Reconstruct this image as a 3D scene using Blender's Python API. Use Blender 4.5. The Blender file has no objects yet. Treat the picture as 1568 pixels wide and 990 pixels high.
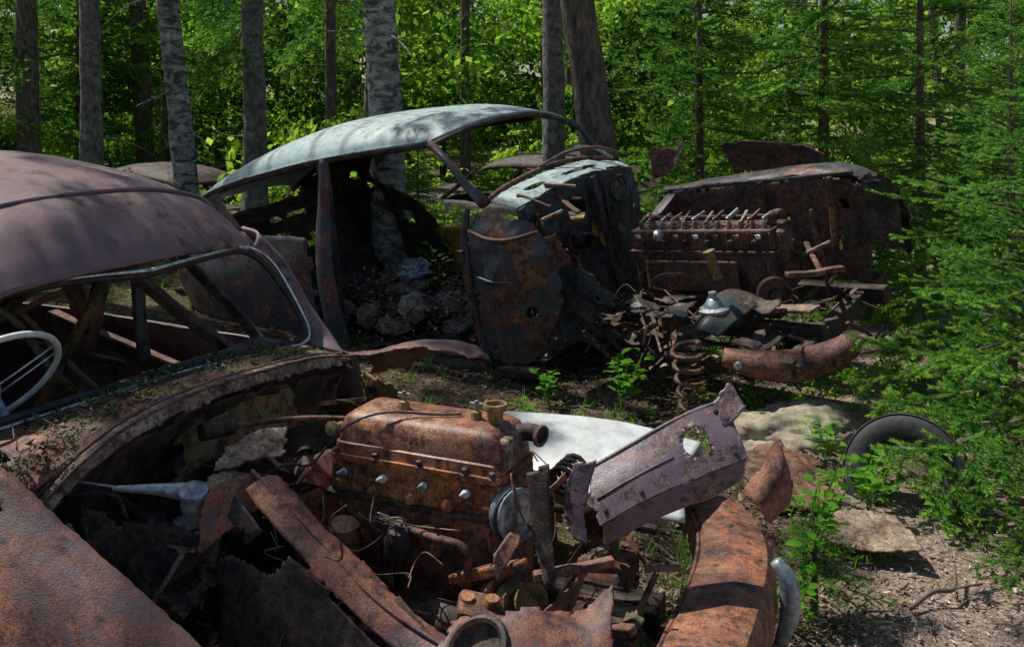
import bpy, math, random, bmesh
from mathutils import Vector, Matrix, noise, Euler
random.seed(7)
R=random.random
def U(a,b): return a+(b-a)*R()
V3=Vector
scene=bpy.context.scene
col=scene.collection
# ------------------------------------------------------------ helpers
def empty(name,M=None):
    e=bpy.data.objects.new(name,None); e.empty_display_size=.2
    if M is not None: e.matrix_world=M
    col.objects.link(e); return e
def mkobj(name,verts,faces,mat,par=None,smooth=True,mids=None):
    me=bpy.data.meshes.new(name); me.from_pydata([tuple(v) for v in verts],[],faces)
    if not isinstance(mat,(list,tuple)): mat=[mat]
    for m in mat: me.materials.append(m)
    if smooth: me.polygons.foreach_set('use_smooth',[True]*len(me.polygons))
    if mids: me.polygons.foreach_set('material_index',mids)
    me.update()
    o=bpy.data.objects.new(name,me); col.objects.link(o)
    if par: o.parent=par
    return o
def cr(P,t):
    n=len(P)-1
    if n==0: return V3(P[0])
    f=max(0,min(n-1e-6,t*n)); i=int(f); s=f-i
    p1=V3(P[i]);p2=V3(P[i+1])
    p0=V3(P[i-1]) if i>0 else p1*2-p2
    p3=V3(P[i+2]) if i+2<=n else p2*2-p1
    return .5*((2*p1)+(p2-p0)*s+(2*p0-5*p1+4*p2-p3)*s*s+(3*p1-p0-3*p2+p3)*s**3)
def lin(P,t):
    n=len(P)-1;f=max(0,min(n-1e-6,t*n));i=int(f);s=f-i
    return V3(P[i])*(1-s)+V3(P[i+1])*s
def smoothpts(P,k):
    return [cr(P,i/k) for i in range(k+1)]
def sheet(name,net,mat,par,nu=30,nv=18,amp=.006,ns=5,rag=0.,holes=(),thick=.004,seed=0,smooth=True,rust_holes=0.,crisp=False):
    grid=[];uv=[]
    off=V3((seed*3.1,seed*1.7,seed))
    ev=lin if crisp else cr
    for j in range(nv+1):
        v=j/nv
        for i in range(nu+1):
            u=i/nu
            uu,vv=u,v
            for (hu,hv,ru,rv) in holes:
                a=(uu-hu)/ru;b=(vv-hv)/rv;rr=math.hypot(a,b)
                if .72<rr<1.25: uu=hu+a/rr*ru; vv=hv+b/rr*rv
            p=ev([cr(row,uu) for row in net],vv)
            if amp:
                p=p+noise.noise_vector(p*ns+off)*amp+noise.noise_vector(p*22+off)*amp*.2
            grid.append(p);uv.append((uu,vv))
    faces=[]
    W=nu+1
    for j in range(nv):
        for i in range(nu):
            q=[j*W+i,j*W+i+1,(j+1)*W+i+1,(j+1)*W+i]
            u=sum(uv[k][0] for k in q)/4;v=sum(uv[k][1] for k in q)/4
            bad=False
            for (hu,hv,ru,rv) in holes:
                if math.hypot((u-hu)/ru,(v-hv)/rv)<.97: bad=True
            c=(grid[q[0]]+grid[q[2]])/2
            if rag>0:
                e=min(u,1-u,v,1-v)
                nn=noise.noise(c*13+off)*.6+.5+noise.noise(c*31+off)*.3
                if e<rag*nn: bad=True
            if rust_holes>0 and noise.noise(c*9+off*2)>1-rust_holes: bad=True
            if not bad: faces.append(q)
    if rag>0:
        for i,(u,v) in enumerate(uv):
            if min(u,1-u,v,1-v)<rag*1.3: grid[i]=grid[i]+noise.noise_vector(grid[i]*60)*.003
    o=mkobj(name,grid,faces,mat,par,smooth)
    m=o.modifiers.new('s','SOLIDIFY');m.thickness=thick;m.offset=0
    if crisp:
        m=o.modifiers.new('e','EDGE_SPLIT');m.split_angle=.5
    return o
def tube(name,pts,r,mat,par,n=8,sm=0,flat=None,smooth=True):
    if sm: 
        k=sm
        if isinstance(r,(list,tuple)):
            rr=[cr([(a,0,0) for a in r],i/k)[0] for i in range(k+1)]
        else: rr=[r]*(k+1)
        pts=smoothpts(pts,k)
    else:
        pts=[V3(p) for p in pts]
        rr=list(r) if isinstance(r,(list,tuple)) else [r]*len(pts)
    vs=[];fs=[]
    up=V3((0,0,1))
    T=(pts[1]-pts[0]).normalized()
    if abs(T.z)>.9: up=V3((1,0,0))
    A=T.cross(up).normalized()
    for i,p in enumerate(pts):
        a=pts[max(0,i-1)];b=pts[min(len(pts)-1,i+1)]
        T=(b-a).normalized()
        A=(A-T*A.dot(T)).normalized();B=T.cross(A)
        for k in range(n):
            th=2*math.pi*k/n
            f1,f2=(1,1) if not flat else flat
            vs.append(p+A*math.cos(th)*rr[i]*f1+B*math.sin(th)*rr[i]*f2)
    for i in range(len(pts)-1):
        for k in range(n):
            fs.append([i*n+k,i*n+(k+1)%n,(i+1)*n+(k+1)%n,(i+1)*n+k])
    fs.append(list(range(n))[::-1]);fs.append([(len(pts)-1)*n+k for k in range(n)])
    return mkobj(name,vs,fs,mat,par,smooth)
def beam(name,a,b,w,h,mat,par,bev=.006,roll=0):
    a=V3(a);b=V3(b);T=(b-a);L=T.length;T.normalize()
    up=V3((0,0,1)) if abs(T.z)<.9 else V3((1,0,0))
    S=T.cross(up).normalized();Q=S.cross(T)
    if roll:
        c,s=math.cos(roll),math.sin(roll);S,Q=S*c+Q*s,Q*c-S*s
    vs=[];n=6
    for i in range(n+1):
        p=a+T*L*i/n+noise.noise_vector((a+T*L*i/n)*7)*.008*(L>.2)
        for (x,y) in ((-1,-1),(1,-1),(1,1),(-1,1)):
            vs.append(p+S*x*w/2+Q*y*h/2)
    fs=[[i*4+k,i*4+(k+1)%4,(i+1)*4+(k+1)%4,(i+1)*4+k] for i in range(n) for k in range(4)]
    fs+=[[3,2,1,0],[n*4,n*4+1,n*4+2,n*4+3]]
    o=mkobj(name,vs,fs,mat,par,False)
    m=o.modifiers.new('b','BEVEL');m.width=bev;m.segments=2;m.limit_method='ANGLE';m.angle_limit=.6
    return o
def box(name,c,s,mat,par,rot=(0,0,0),bev=.01,seg=2):
    M=Matrix.Translation(c)@Euler(rot).to_matrix().to_4x4()
    vs=[M@V3((x*s[0]/2,y*s[1]/2,z*s[2]/2)) for x in(-1,1) for y in(-1,1) for z in(-1,1)]
    fs=[[0,1,3,2],[4,6,7,5],[0,4,5,1],[2,3,7,6],[0,2,6,4],[1,5,7,3]]
    o=mkobj(name,vs,fs,mat,par,False)
    m=o.modifiers.new('b','BEVEL');m.width=bev;m.segments=seg
    return o
def lathe(name,prof,o0,ax,mat,par,n=24):
    o0=V3(o0);ax=V3(ax).normalized()
    up=V3((0,0,1)) if abs(ax.z)<.9 else V3((1,0,0))
    A=ax.cross(up).normalized();B=ax.cross(A)
    vs=[];fs=[]
    for (r,h) in prof:
        for k in range(n):
            th=2*math.pi*k/n
            vs.append(o0+ax*h+(A*math.cos(th)+B*math.sin(th))*max(r,.0004))
    for i in range(len(prof)-1):
        for k in range(n):
            fs.append([i*n+k,i*n+(k+1)%n,(i+1)*n+(k+1)%n,(i+1)*n+k])
    ob=mkobj(name,vs,fs,mat,par,True)
    m=ob.modifiers.new('e','EDGE_SPLIT');m.split_angle=.7
    return ob
# ------------------------------------------------------------ materials
class NT:
    def __init__(s,name):
        s.m=bpy.data.materials.new(name);s.m.use_nodes=True
        s.t=s.m.node_tree;s.t.nodes.clear()
        s.out=s.n('ShaderNodeOutputMaterial')
    def n(s,t,**k):
        x=s.t.nodes.new(t)
        for a,b in k.items(): setattr(x,a,b)
        return x
    def l(s,a,b): s.t.links.new(a,b)
    def noise(s,co,scale,detail=6,rough=.6,dist=0):
        x=s.n('ShaderNodeTexNoise');x.inputs['Scale'].default_value=scale
        x.inputs['Detail'].default_value=min(detail,6);x.inputs['Roughness'].default_value=rough
        x.inputs['Distortion'].default_value=dist
        if co is not None: s.l(co,x.inputs['Vector'])
        return x.outputs['Fac']
    def ramp(s,f,stops):
        x=s.n('ShaderNodeValToRGB');e=x.color_ramp.elements
        e[0].position=stops[0][0];e[0].color=(*stops[0][1],1)
        e[1].position=stops[-1][0];e[1].color=(*stops[-1][1],1)
        for p,c in stops[1:-1]:
            q=e.new(p);q.color=(*c,1)
        s.l(f,x.inputs['Fac']);return x.outputs['Color']
    def mix(s,f,a,b,mode='MIX'):
        x=s.n('ShaderNodeMix',data_type='RGBA',blend_type=mode)
        for v,i in ((f,0),(a,6),(b,7)):
            if isinstance(v,(int,float)): x.inputs[i].default_value=v
            elif isinstance(v,tuple): x.inputs[i].default_value=(*v,1)
            else: s.l(v,x.inputs[i])
        return x.outputs[2]
    def math(s,op,a,b=0):
        x=s.n('ShaderNodeMath',operation=op)
        for v,i in ((a,0),(b,1)):
            if isinstance(v,(int,float)): x.inputs[i].default_value=v
            else: s.l(v,x.inputs[i])
        return x.outputs[0]
def g(v): return (v,v,v)
def rust(name,cols,paint=None,pamt=.5,rough=.7,bump=.5,scale=4,dirt=.5,metal=0.,prough=.4,bloom=.45,gain=1.45,moss=0.):
    cols=[tuple(min(.7,x*gain) for x in c) for c in cols]
    if paint: paint=tuple(min(.75,x*gain) for x in paint)
    t=NT(name);co=t.n('ShaderNodeTexCoord').outputs['Object']
    n1=t.noise(co,scale,8,.75,.4);n2=t.noise(co,scale*6,6,.7);n3=t.noise(co,260,2,.6)
    k=len(cols)
    c=t.ramp(n1,[(.35+.27*i/(k-1),cols[i]) for i in range(k)])
    c=t.mix(t.ramp(n2,[(.38,g(.85)),(.54,g(0.))]),c,tuple(x*.22 for x in cols[0]))
    if bloom:
        n5=t.noise(co,scale*2.3,7,.7,.3)
        c=t.mix(t.ramp(n5,[(.53,g(0)),(.64,g(bloom))]),c,tuple(min(1,x*f) for x,f in zip(cols[-1],(1.3,1.,.75))))
    sp=t.ramp(n3,[(.35,g(.5)),(.65,g(1.45))])
    c=t.mix(1.,c,sp,'MULTIPLY')
    rg=rough
    if paint:
        n4=t.noise(co,scale*.8,9,.7,.8)
        mk=t.ramp(n4,[(1-pamt-.04,g(0)),(1-pamt+.01,g(1))])
        pc=t.mix(t.ramp(n2,[(.3,g(0)),(.72,g(.7))]),paint,tuple(x*.35 for x in paint))
        mp=t.n('ShaderNodeMapping');mp.inputs['Scale'].default_value=(30,30,2.5);t.l(co,mp.inputs[0])
        st=t.ramp(t.noise(mp.outputs[0],1,4),[(.48,g(0)),(.66,g(.65))])
        pc=t.mix(st,pc,cols[min(2,k-1)])
        c=t.mix(mk,c,pc)
        rg=t.math('SUBTRACT',rough,t.math('MULTIPLY',mk,rough-prough))
    if dirt>0:
        ge=t.n('ShaderNodeNewGeometry');sx=t.n('ShaderNodeSeparateXYZ');t.l(ge.outputs['Normal'],sx.inputs[0])
        up=t.ramp(sx.outputs[2],[(.5,g(0)),(.92,g(1))])
        dm=t.ramp(t.noise(co,14,8,.75),[(.5,g(0)),(.62,g(dirt))])
        c=t.mix(t.math('MULTIPLY',up,dm),c,(.2,.16,.11))
        if moss>0:
            mm=t.ramp(t.noise(co,9,8,.8),[(.5,g(0)),(.6,g(moss))])
            c=t.mix(t.math('MULTIPLY',up,mm),c,(.10,.15,.04))
    p=t.n('ShaderNodeBsdfPrincipled');t.l(c,p.inputs['Base Color'])
    if isinstance(rg,float): p.inputs['Roughness'].default_value=rg
    else: t.l(rg,p.inputs['Roughness'])
    p.inputs['Metallic'].default_value=metal
    b=t.n('ShaderNodeBump');b.inputs['Strength'].default_value=bump;b.inputs['Distance'].default_value=.0035
    h=t.math('ADD',t.math('MULTIPLY',n2,.6),t.math('MULTIPLY',n3,.4));t.l(h,b.inputs['Height'])
    t.l(b.outputs[0],p.inputs['Normal']);t.l(p.outputs[0],t.out.inputs[0]);return t.m
RB=[(.022,.012,.010),(.065,.032,.024),(.125,.053,.035),(.21,.095,.055)]
RO=[(.035,.016,.011),(.11,.042,.02),(.23,.085,.03),(.36,.16,.06)]
RP=[(.035,.024,.03),(.085,.055,.062),(.14,.09,.09),(.2,.125,.11)]
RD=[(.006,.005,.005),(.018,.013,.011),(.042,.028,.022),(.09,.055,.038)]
m_roofA=rust('rust_purple_panel',[(.055,.034,.036),(.095,.056,.058),(.135,.078,.074),(.2,.11,.08)],(.145,.098,.11),.52,.62,.5,2.2,.7,prough=.5,bloom=.25,gain=1.6)
m_rust=rust('rust_brown',RB,None,.5,.7,.9,6)
m_orange=rust('rust_orange',RO,None,.5,.75,.9,7)
m_nose=rust('rust_plum',RP,(.13,.10,.125),.5,.5,.5,9,.2,bloom=.25)
m_dark=rust('rust_dark_and_shade',RD,None,.5,.7,.8,8,bloom=.3)
m_fend=rust('rust_red_brown',[(.05,.022,.018),(.10,.042,.032),(.16,.062,.042),(.24,.10,.055)],(.10,.06,.062),.45,.6,.8,4,.3,prough=.5,bloom=.4)
m_cowl=rust('rust_mossy_cowl',[(.05,.022,.018),(.10,.042,.032),(.16,.062,.042),(.24,.10,.055)],None,.45,.6,.8,5,.8,moss=.9)
m_bump=rust('rust_bumper',[(.05,.022,.016),(.12,.048,.028),(.2,.075,.036),(.28,.12,.055)],(.12,.06,.045),.4,.65,.8,6,.4,bloom=.4)
m_blue=rust('blue_grey_paint_rusted',RB,(.036,.058,.074),.5,.65,.6,6,.5,prough=.34,gain=1.3)
m_blueroof=rust('pale_blue_paint',[(.05,.06,.05),(.13,.16,.15),(.26,.31,.29),(.22,.22,.19)],(.26,.34,.34),.58,.6,.4,3,.9,prough=.45,bloom=.15,gain=1.8)
m_teal=rust('weathered_teal_metal',RD,(.045,.066,.07),.47,.6,.7,7,.3,prough=.38,gain=1.4)
m_pale=rust('pale_green_paint',[(.2,.13,.08),(.4,.38,.33),(.5,.54,.5),(.5,.53,.5)],(.6,.65,.62),.62,.5,.25,2.5,.1,prough=.35,bloom=.2,gain=1.2)
m_yellow=rust('yellow_paint_rusted',RO,(.4,.26,.05),.5,.7,.5,5,0)
m_green=rust('mossy_green_rust',[(.02,.018,.01),(.07,.06,.022),(.15,.13,.045),(.2,.10,.035)],(.13,.14,.075),.4,.7,.7,6,.3)
m_litterpanel=rust('lichen_tan_metal',[(.05,.03,.024),(.13,.085,.065),(.24,.165,.12),(.34,.27,.2)],None,.5,.8,.8,9,.6,bloom=.2)
m_cover=rust('rust_valve_cover',[(.07,.028,.02),(.15,.054,.034),(.23,.09,.05),(.32,.16,.09)],None,.5,.5,.6,7,.5,bloom=.3)
m_engB=rust('rust_engine_block',[(.018,.011,.010),(.045,.023,.019),(.085,.038,.028),(.15,.065,.042)],None,.5,.6,.8,8,.3)
def plain(name,c,rough,metal=0,nv=.3,sc=40):
    t=NT(name);co=t.n('ShaderNodeTexCoord').outputs['Object']
    n=t.noise(co,sc,5);cc=t.mix(t.ramp(n,[(.35,g(0)),(.7,g(1))]),tuple(x*(1-nv) for x in c),tuple(min(1,x*(1+nv)) for x in c))
    p=t.n('ShaderNodeBsdfPrincipled');t.l(cc,p.inputs['Base Color']);p.inputs['Roughness'].default_value=rough;p.inputs['Metallic'].default_value=metal
    b=t.n('ShaderNodeBump');b.inputs['Strength'].default_value=.3;b.inputs['Distance'].default_value=.003;t.l(n,b.inputs['Height']);t.l(b.outputs[0],p.inputs['Normal'])
    t.l(p.outputs[0],t.out.inputs[0]);return t.m
m_chrome=plain('tarnished_chrome',(.65,.7,.72),.28,.85,.4,60)
m_alu=plain('aluminium_grey',(.34,.39,.41),.45,.5,.5,50)
m_rubber=plain('black_rubber',(.03,.03,.032),.6,0,.5,30)
m_white=plain('aged_white_plastic',(.7,.72,.7),.5,0,.2,30)
m_copper=plain('corroded_brass',(.3,.21,.1),.6,.3,.5,50)
m_rock=plain('grey_tan_stone',(.30,.26,.19),.9,0,.5,20)
def bark(name,stops,sc,bump=.8,scale=6):
    t=NT(name);co=t.n('ShaderNodeTexCoord').outputs['Object']
    mp=t.n('ShaderNodeMapping');mp.inputs['Scale'].default_value=sc;t.l(co,mp.inputs[0])
    n1=t.noise(mp.outputs[0],scale,8,.7,.5);n2=t.noise(co,3,5);
    c=t.ramp(n1,stops);c=t.mix(t.ramp(n2,[(.45,g(0)),(.65,g(.5))]),c,(.09,.10,.06))
    p=t.n('ShaderNodeBsdfPrincipled');t.l(c,p.inputs['Base Color']);p.inputs['Roughness'].default_value=.9
    b=t.n('ShaderNodeBump');b.inputs['Strength'].default_value=bump;b.inputs['Distance'].default_value=.03;t.l(n1,b.inputs['Height']);t.l(b.outputs[0],p.inputs['Normal'])
    t.l(p.outputs[0],t.out.inputs[0]);return t.m
m_birch=bark('birch_bark',[(.42,(.05,.045,.04)),(.48,(.2,.2,.18)),(.56,(.40,.40,.37)),(.7,(.58,.58,.54))],(1,1,2.),.9,8)
m_spruceb=bark('spruce_bark',[(.35,(.04,.03,.022)),(.5,(.14,.105,.08)),(.65,(.28,.22,.17))],(3,3,1),1.,7)
m_greyb=bark('grey_bark',[(.35,(.055,.05,.042)),(.5,(.18,.165,.14)),(.65,(.34,.33,.29))],(2,2,1.5),.9,8)
def leafmat(name,stops,tr,trc,objvar=True):
    t=NT(name);ge=t.n('ShaderNodeNewGeometry')
    f=ge.outputs['Random Per Island']
    if objvar:
        oi=t.n('ShaderNodeObjectInfo');f=t.math('ADD',t.math('MULTIPLY',f,.5),t.math('MULTIPLY',oi.outputs['Random'],.5))
    c=t.ramp(f,stops)
    p=t.n('ShaderNodeBsdfDiffuse');t.l(c,p.inputs['Color'])
    if tr>0:
        b=t.n('ShaderNodeBsdfTranslucent');t.l(t.mix(1.,c,trc,'MULTIPLY'),b.inputs[0])
        mx=t.n('ShaderNodeMixShader');mx.inputs[0].default_value=tr;t.l(p.outputs[0],mx.inputs[1]);t.l(b.outputs[0],mx.inputs[2]);t.l(mx.outputs[0],t.out.inputs[0])
    else: t.l(p.outputs[0],t.out.inputs[0])
    return t.m
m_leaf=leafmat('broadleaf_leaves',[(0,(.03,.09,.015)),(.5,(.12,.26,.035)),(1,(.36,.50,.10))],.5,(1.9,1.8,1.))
m_leafd=leafmat('broadleaf_shaded',[(0,(.012,.038,.010)),(.5,(.04,.10,.02)),(1,(.10,.19,.035))],.5,(1.9,1.9,1.))  # darker copy of the leaf colours, forest shade painted in
m_leafn=leafmat('seedling_leaves',[(0,(.07,.2,.02)),(1,(.17,.38,.05))],.45,(2,2,1.))
m_litter=leafmat('dry_leaf_litter',[(0,(.035,.021,.016)),(.45,(.12,.076,.054)),(.8,(.28,.19,.14)),(1,(.55,.43,.35))],0,(1,1,1),False)
m_plitter=leafmat('pale_path_litter',[(0,(.10,.07,.052)),(.4,(.30,.22,.18)),(.75,(.52,.41,.35)),(1,(.72,.6,.53))],0,(1,1,1),False)
m_duff=leafmat('needle_duff',[(0,(.04,.03,.018)),(.4,(.12,.10,.05)),(.6,(.12,.17,.04)),(.85,(.22,.18,.10)),(1,(.42,.36,.26))],0,(1,1,1),False)
m_twig=plain('twig_bark',(.15,.12,.085),.9,0,.4,40)
def needlemat():
    t=NT('spruce_needles');at=t.n('ShaderNodeAttribute');at.attribute_name='tip'
    ge=t.n('ShaderNodeNewGeometry');oi=t.n('ShaderNodeObjectInfo')
    f=t.math('ADD',t.math('MULTIPLY',at.outputs['Fac'],.65),t.math('ADD',t.math('MULTIPLY',ge.outputs['Random Per Island'],.2),t.math('MULTIPLY',oi.outputs['Random'],.15)))
    c=t.ramp(f,[(0,(.018,.07,.02)),(.42,(.09,.25,.05)),(1,(.42,.66,.13))])
    p=t.n('ShaderNodeBsdfDiffuse');t.l(c,p.inputs['Color'])
    b=t.n('ShaderNodeBsdfTranslucent');t.l(t.mix(1.,c,(1.6,1.5,1.),'MULTIPLY'),b.inputs[0])
    mx=t.n('ShaderNodeMixShader');mx.inputs[0].default_value=.45;t.l(p.outputs[0],mx.inputs[1]);t.l(b.outputs[0],mx.inputs[2]);t.l(mx.outputs[0],t.out.inputs[0])
    return t.m
m_needle=needlemat()
# ------------------------------------------------------------ ground
def gz(x,y):
    d=math.hypot(x,y)
    z=.05*noise.noise(V3((x*.9,y*.9,0)))+.02*noise.noise(V3((x*3.5,y*3.5,3)))
    k=min(1,max(0,(d-8)/15))
    z+=k*.5*noise.noise(V3((x*.12,y*.12,7)))+max(0,d-12)*.006
    z+=.08*math.exp(-((x-1.5)**2/.35+(y-4.5)**2/.3))
    return z
def groundmat():
    t=NT('forest_floor_soil');co=t.n('ShaderNodeTexCoord').outputs['Object']
    n1=t.noise(co,1.2,8,.65);n2=t.noise(co,22,10,.75);n3=t.noise(co,70,6,.7);n4=t.noise(co,.35,5)
    a=t.ramp(n2,[(.3,(.025,.017,.012)),(.48,(.085,.057,.042)),(.6,(.2,.14,.105)),(.75,(.4,.31,.25))])
    b=t.ramp(n3,[(.35,(.12,.085,.068)),(.5,(.38,.285,.235)),(.7,(.66,.54,.47))])
    sx=t.n('ShaderNodeSeparateXYZ');t.l(co,sx.inputs[0])
    path=t.ramp(t.math('MULTIPLY',t.math('SUBTRACT',sx.outputs[0],t.math('MULTIPLY',sx.outputs[1],.22)),.4),[(.05,g(.0)),(.25,g(1))])
    c=t.mix(t.math('MULTIPLY',path,t.ramp(n1,[(.3,g(.6)),(.6,g(1))])),a,b)
    mossm=t.math('MULTIPLY',t.ramp(n4,[(.46,g(0)),(.56,g(1))]),t.ramp(n2,[(.4,g(.2)),(.6,g(.9))]))
    far=t.ramp(t.math('MULTIPLY',sx.outputs[1],.04),[(.2,g(.1)),(.5,g(1))])
    c=t.mix(t.math('MULTIPLY',mossm,far),c,(.09,.17,.03))
    p=t.n('ShaderNodeBsdfDiffuse');t.l(c,p.inputs['Color'])
    bu=t.n('ShaderNodeBump');bu.inputs['Strength'].default_value=.9;bu.inputs['Distance'].default_value=.03;t.l(n2,bu.inputs['Height']);t.l(bu.outputs[0],p.inputs['Normal'])
    t.l(p.outputs[0],t.out.inputs[0]);return t.m
def axis(lo,hi,a,b,st,big):
    out=[];x=a
    while x<=b: out.append(x);x+=st
    s=st;x=b
    while x<hi: s=min(big,s*1.25);x+=s;out.append(x)
    s=st;x=a
    while x>lo: s=min(big,s*1.25);x-=s;out.insert(0,x)
    return out
xs=axis(-150,150,-4,5,.07,8);ys=axis(-60,220,1,9,.07,8)
gv=[V3((x,y,gz(x,y))) for y in ys for x in xs];W=len(xs)
gf=[[j*W+i,j*W+i+1,(j+1)*W+i+1,(j+1)*W+i] for j in range(len(ys)-1) for i in range(W-1)]
mkobj('ground',gv,gf,groundmat())
def leafquad(vs,fs,p,s,ar=.6,tilt=.5):
    a=U(0,6.28);d=V3((math.cos(a),math.sin(a),U(-tilt,tilt))).normalized()
    n=V3((U(-tilt,tilt),U(-tilt,tilt),1)).normalized();w=d.cross(n).normalized()
    k=len(vs);b=n*s*U(.0,.35)
    vs+= [p-d*s*.5+b,p-w*s*ar*.5,p+d*s*.5+b,p+w*s*ar*.5]
    fs+= [[k,k+1,k+2],[k,k+2,k+3]]
vs=[];fs=[];vs2=[];fs2=[]
for i in range(80000):
    y=1.8+8.5*R()**1.4;x=U(-.6,.75)*y
    s=U(.008,.026) if R()<.9 else U(.03,.045)
    if x>.22*y+.35+U(-.2,.3) and y<6: leafquad(vs2,fs2,V3((x,y,gz(x,y)+U(.0,.010))),s*.8,U(.15,.5),.3)
    else: leafquad(vs,fs,V3((x,y,gz(x,y)+U(.0,.015))),s,U(.25,.7))
mkobj('leaf_litter',vs,fs,m_litter,None,False)
mkobj('path_litter',vs2,fs2,m_plitter,None,False)
vs=[];fs=[]
for i in range(3200):
    y=2+7*R()**1.2;x=U(-.6,.7)*y;z=gz(x,y)+.012;a=U(0,6.28);l=U(.04,.22);w=U(.001,.003)
    d=V3((math.cos(a),math.sin(a),U(-.08,.12)))*l;s=V3((-math.sin(a),math.cos(a),0))*w
    k=len(vs);p=V3((x,y,z));m=p+d*.5+s*U(-6,6)
    vs+=[p-s,p+V3((0,0,w*2)),p+s,m-s,m+V3((0,0,w*2)),m+s,p+d-s*.4,p+d+V3((0,0,w)),p+d+s*.4]
    for q in(0,3): fs+=[[k+q,k+q+3,k+q+4,k+q+1],[k+q+1,k+q+4,k+q+5,k+q+2]]
mkobj('fallen_twigs',vs,fs,m_twig)
# ------------------------------------------------------------ CAR A
ca,sa=math.cos(math.radians(24)),math.sin(math.radians(24))
MA=Matrix(((ca,sa,0,-.9),(-sa,ca,0,2.65),(0,0,1,0),(0,0,0,1)))
A=empty('rusty_car_wreck',MA)
def section(w,zc,zr,X,n=13,dx=0,e=2.6):
    out=[]
    for i in range(n):
        t=-1+2*i/(n-1)
        z=zr+(zc-zr)*(max(0,1-abs(t)**e))**.62
        out.append((X+dx*(t*t),w*t,z))
    return out
st=[(-.125,1.165,1.12,.50,-.03),(-.19,1.24,1.15,.55,-.03),(-.32,1.33,1.19,.59,-.03),(-.6,1.41,1.21,.63,0),(-1.0,1.455,1.2,.65,0),(-1.5,1.43,1.15,.63,0),(-2.0,1.3,1.05,.6,.05),(-2.4,1.08,.9,.56,.15),(-2.75,.8,.7,.5,.3)]
sheet('roof',[section(w,zc,zr,X,dx=dx) for X,zc,zr,w,dx in st],m_roofA,A,60,50,.005,4,thick=.012)
sm=[(x-.012,y,z+.006) for x,y,z in section(.607,1.342,1.193,-.34,dx=-.03)]
tube('roof_seam',sm,.006,m_dark,A,6,50)
tube('roof_seam_step',[(x+.010,y,z+.001) for x,y,z in sm],.007,m_roofA,A,6,50)
ws=[(-.10,0,1.145),(-.13,.25,1.15),(-.15,.42,1.148),(-.14,.50,1.13),(-.10,.55,1.07),(-.03,.585,.93),(0,.59,.86),(.0,.56,.832),(-.01,.45,.835),(-.02,.1,.862),(-.03,-.1,.868),(-.05,-.45,.868),(-.06,-.56,.872),(-.07,-.59,.9),(-.10,-.57,1.0),(-.16,-.52,1.11),(-.18,-.46,1.145),(-.16,-.25,1.155),(-.10,0,1.145)]
tube('windshield_chrome_trim',ws,.0055,m_chrome,A,8,140)
ws2=[(x-.012,y*.975,z+(.012 if z<1 else -.012)) for x,y,z in ws]
tube('windshield_rubber_seal',ws2,.011,m_rubber,A,8,140)
for s,nm in((1,'far'),(-1,'near')):
    inn=[(-.145,.49*s,1.14),(-.10,.553*s,1.07),(-.03,.59*s,.93),(.0,.6*s,.855),(.01,.57*s,.825)]
    mid=[(-.17,.54*s,1.18),(-.11,.60*s,1.08),(-.03,.63*s,.94),(.05,.64*s,.84),(.1,.6*s,.80)]
    out=[(-.27,.585*s,1.19),(-.17,.63*s,1.06),(-.09,.66*s,.93),(.0,.68*s,.82),(.12,.66*s,.77)]
    sheet('a_pillar_'+nm,[inn,mid,out],m_roofA,A,30,10,.003,thick=.01)
    beam('b_pillar_'+nm,(-1.15,.62*s,1.17),(-1.1,.70*s,.75),.03,.1,m_roofA,A)
    sheet('body_side_'+nm,[[(-2.7,.55*s,.78),(-2,.70*s,.82),(-1,.72*s,.80),(.12,.68*s,.78)],[(-2.85,.6*s,.55),(-2,.80*s,.55),(-1,.78*s,.52),(.12,.76*s,.5)],[(-2.8,.55*s,.3),(-2,.72*s,.25),(-1,.72*s,.2),(.12,.70*s,.2)]],m_roofA,A,50,16,.008,3,thick=.01)
    sheet('rear_quarter_'+nm,[[(-1.5,.64*s,1.15),(-2.0,.62*s,1.08),(-2.7,.52*s,.75)],[(-1.75,.70*s,.82),(-2.1,.70*s,.82),(-2.7,.55*s,.72)]],m_roofA,A,20,10,.004,thick=.01)
sheet('rear_panel',[[(-2.7,-.55,.8),(-2.85,0,.85),(-2.7,.55,.8)],[(-2.9,-.6,.5),(-3.0,0,.55),(-2.9,.6,.5)],[(-2.8,-.55,.25),(-2.9,0,.25),(-2.8,.55,.25)]],m_roofA,A,20,14,.008)
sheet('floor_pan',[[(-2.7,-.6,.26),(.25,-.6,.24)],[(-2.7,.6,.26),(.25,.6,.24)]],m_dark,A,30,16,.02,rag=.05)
sheet('cowl_top',[[(-.06,-.6,.862),(-.045,-.45,.86),(-.02,0,.858),(-.01,.35,.835),(.01,.6,.815)],
 [(.06,-.6,.85),(.07,-.4,.87),(.09,0,.885),(.08,.35,.85),(.08,.6,.80)],
 [(.15,-.62,.78),(.17,-.4,.85),(.19,0,.875),(.17,.35,.84),(.15,.62,.775)]],m_cowl,A,50,18,.006,8,rag=.03,thick=.006)
lip=[(.12,-.66,.62),(.17,-.60,.74),(.19,-.5,.815),(.2,-.35,.865),(.215,-.15,.885),(.22,.1,.875),(.2,.35,.845),(.17,.6,.79)]
sheet('cowl_drip_lip',[[(x-.034,y,z+.004) for x,y,z in lip],[(x-.016,y,z+.010) for x,y,z in lip],[(x+.0,y*1.01,z-.004) for x,y,z in lip],[(x+.010,y*1.01,z-.026) for x,y,z in lip]],m_litterpanel,A,110,12,.004,12,thick=.004,rag=.10)
tube('cowl_seal',[(x-.004,y,z+.008) for x,y,z in lip],.004,m_rust,A,6,60)
tube('cowl_bead',[(x-.03,y,z+.012) for x,y,z in lip],.005,m_fend,A,6,60)
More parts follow.
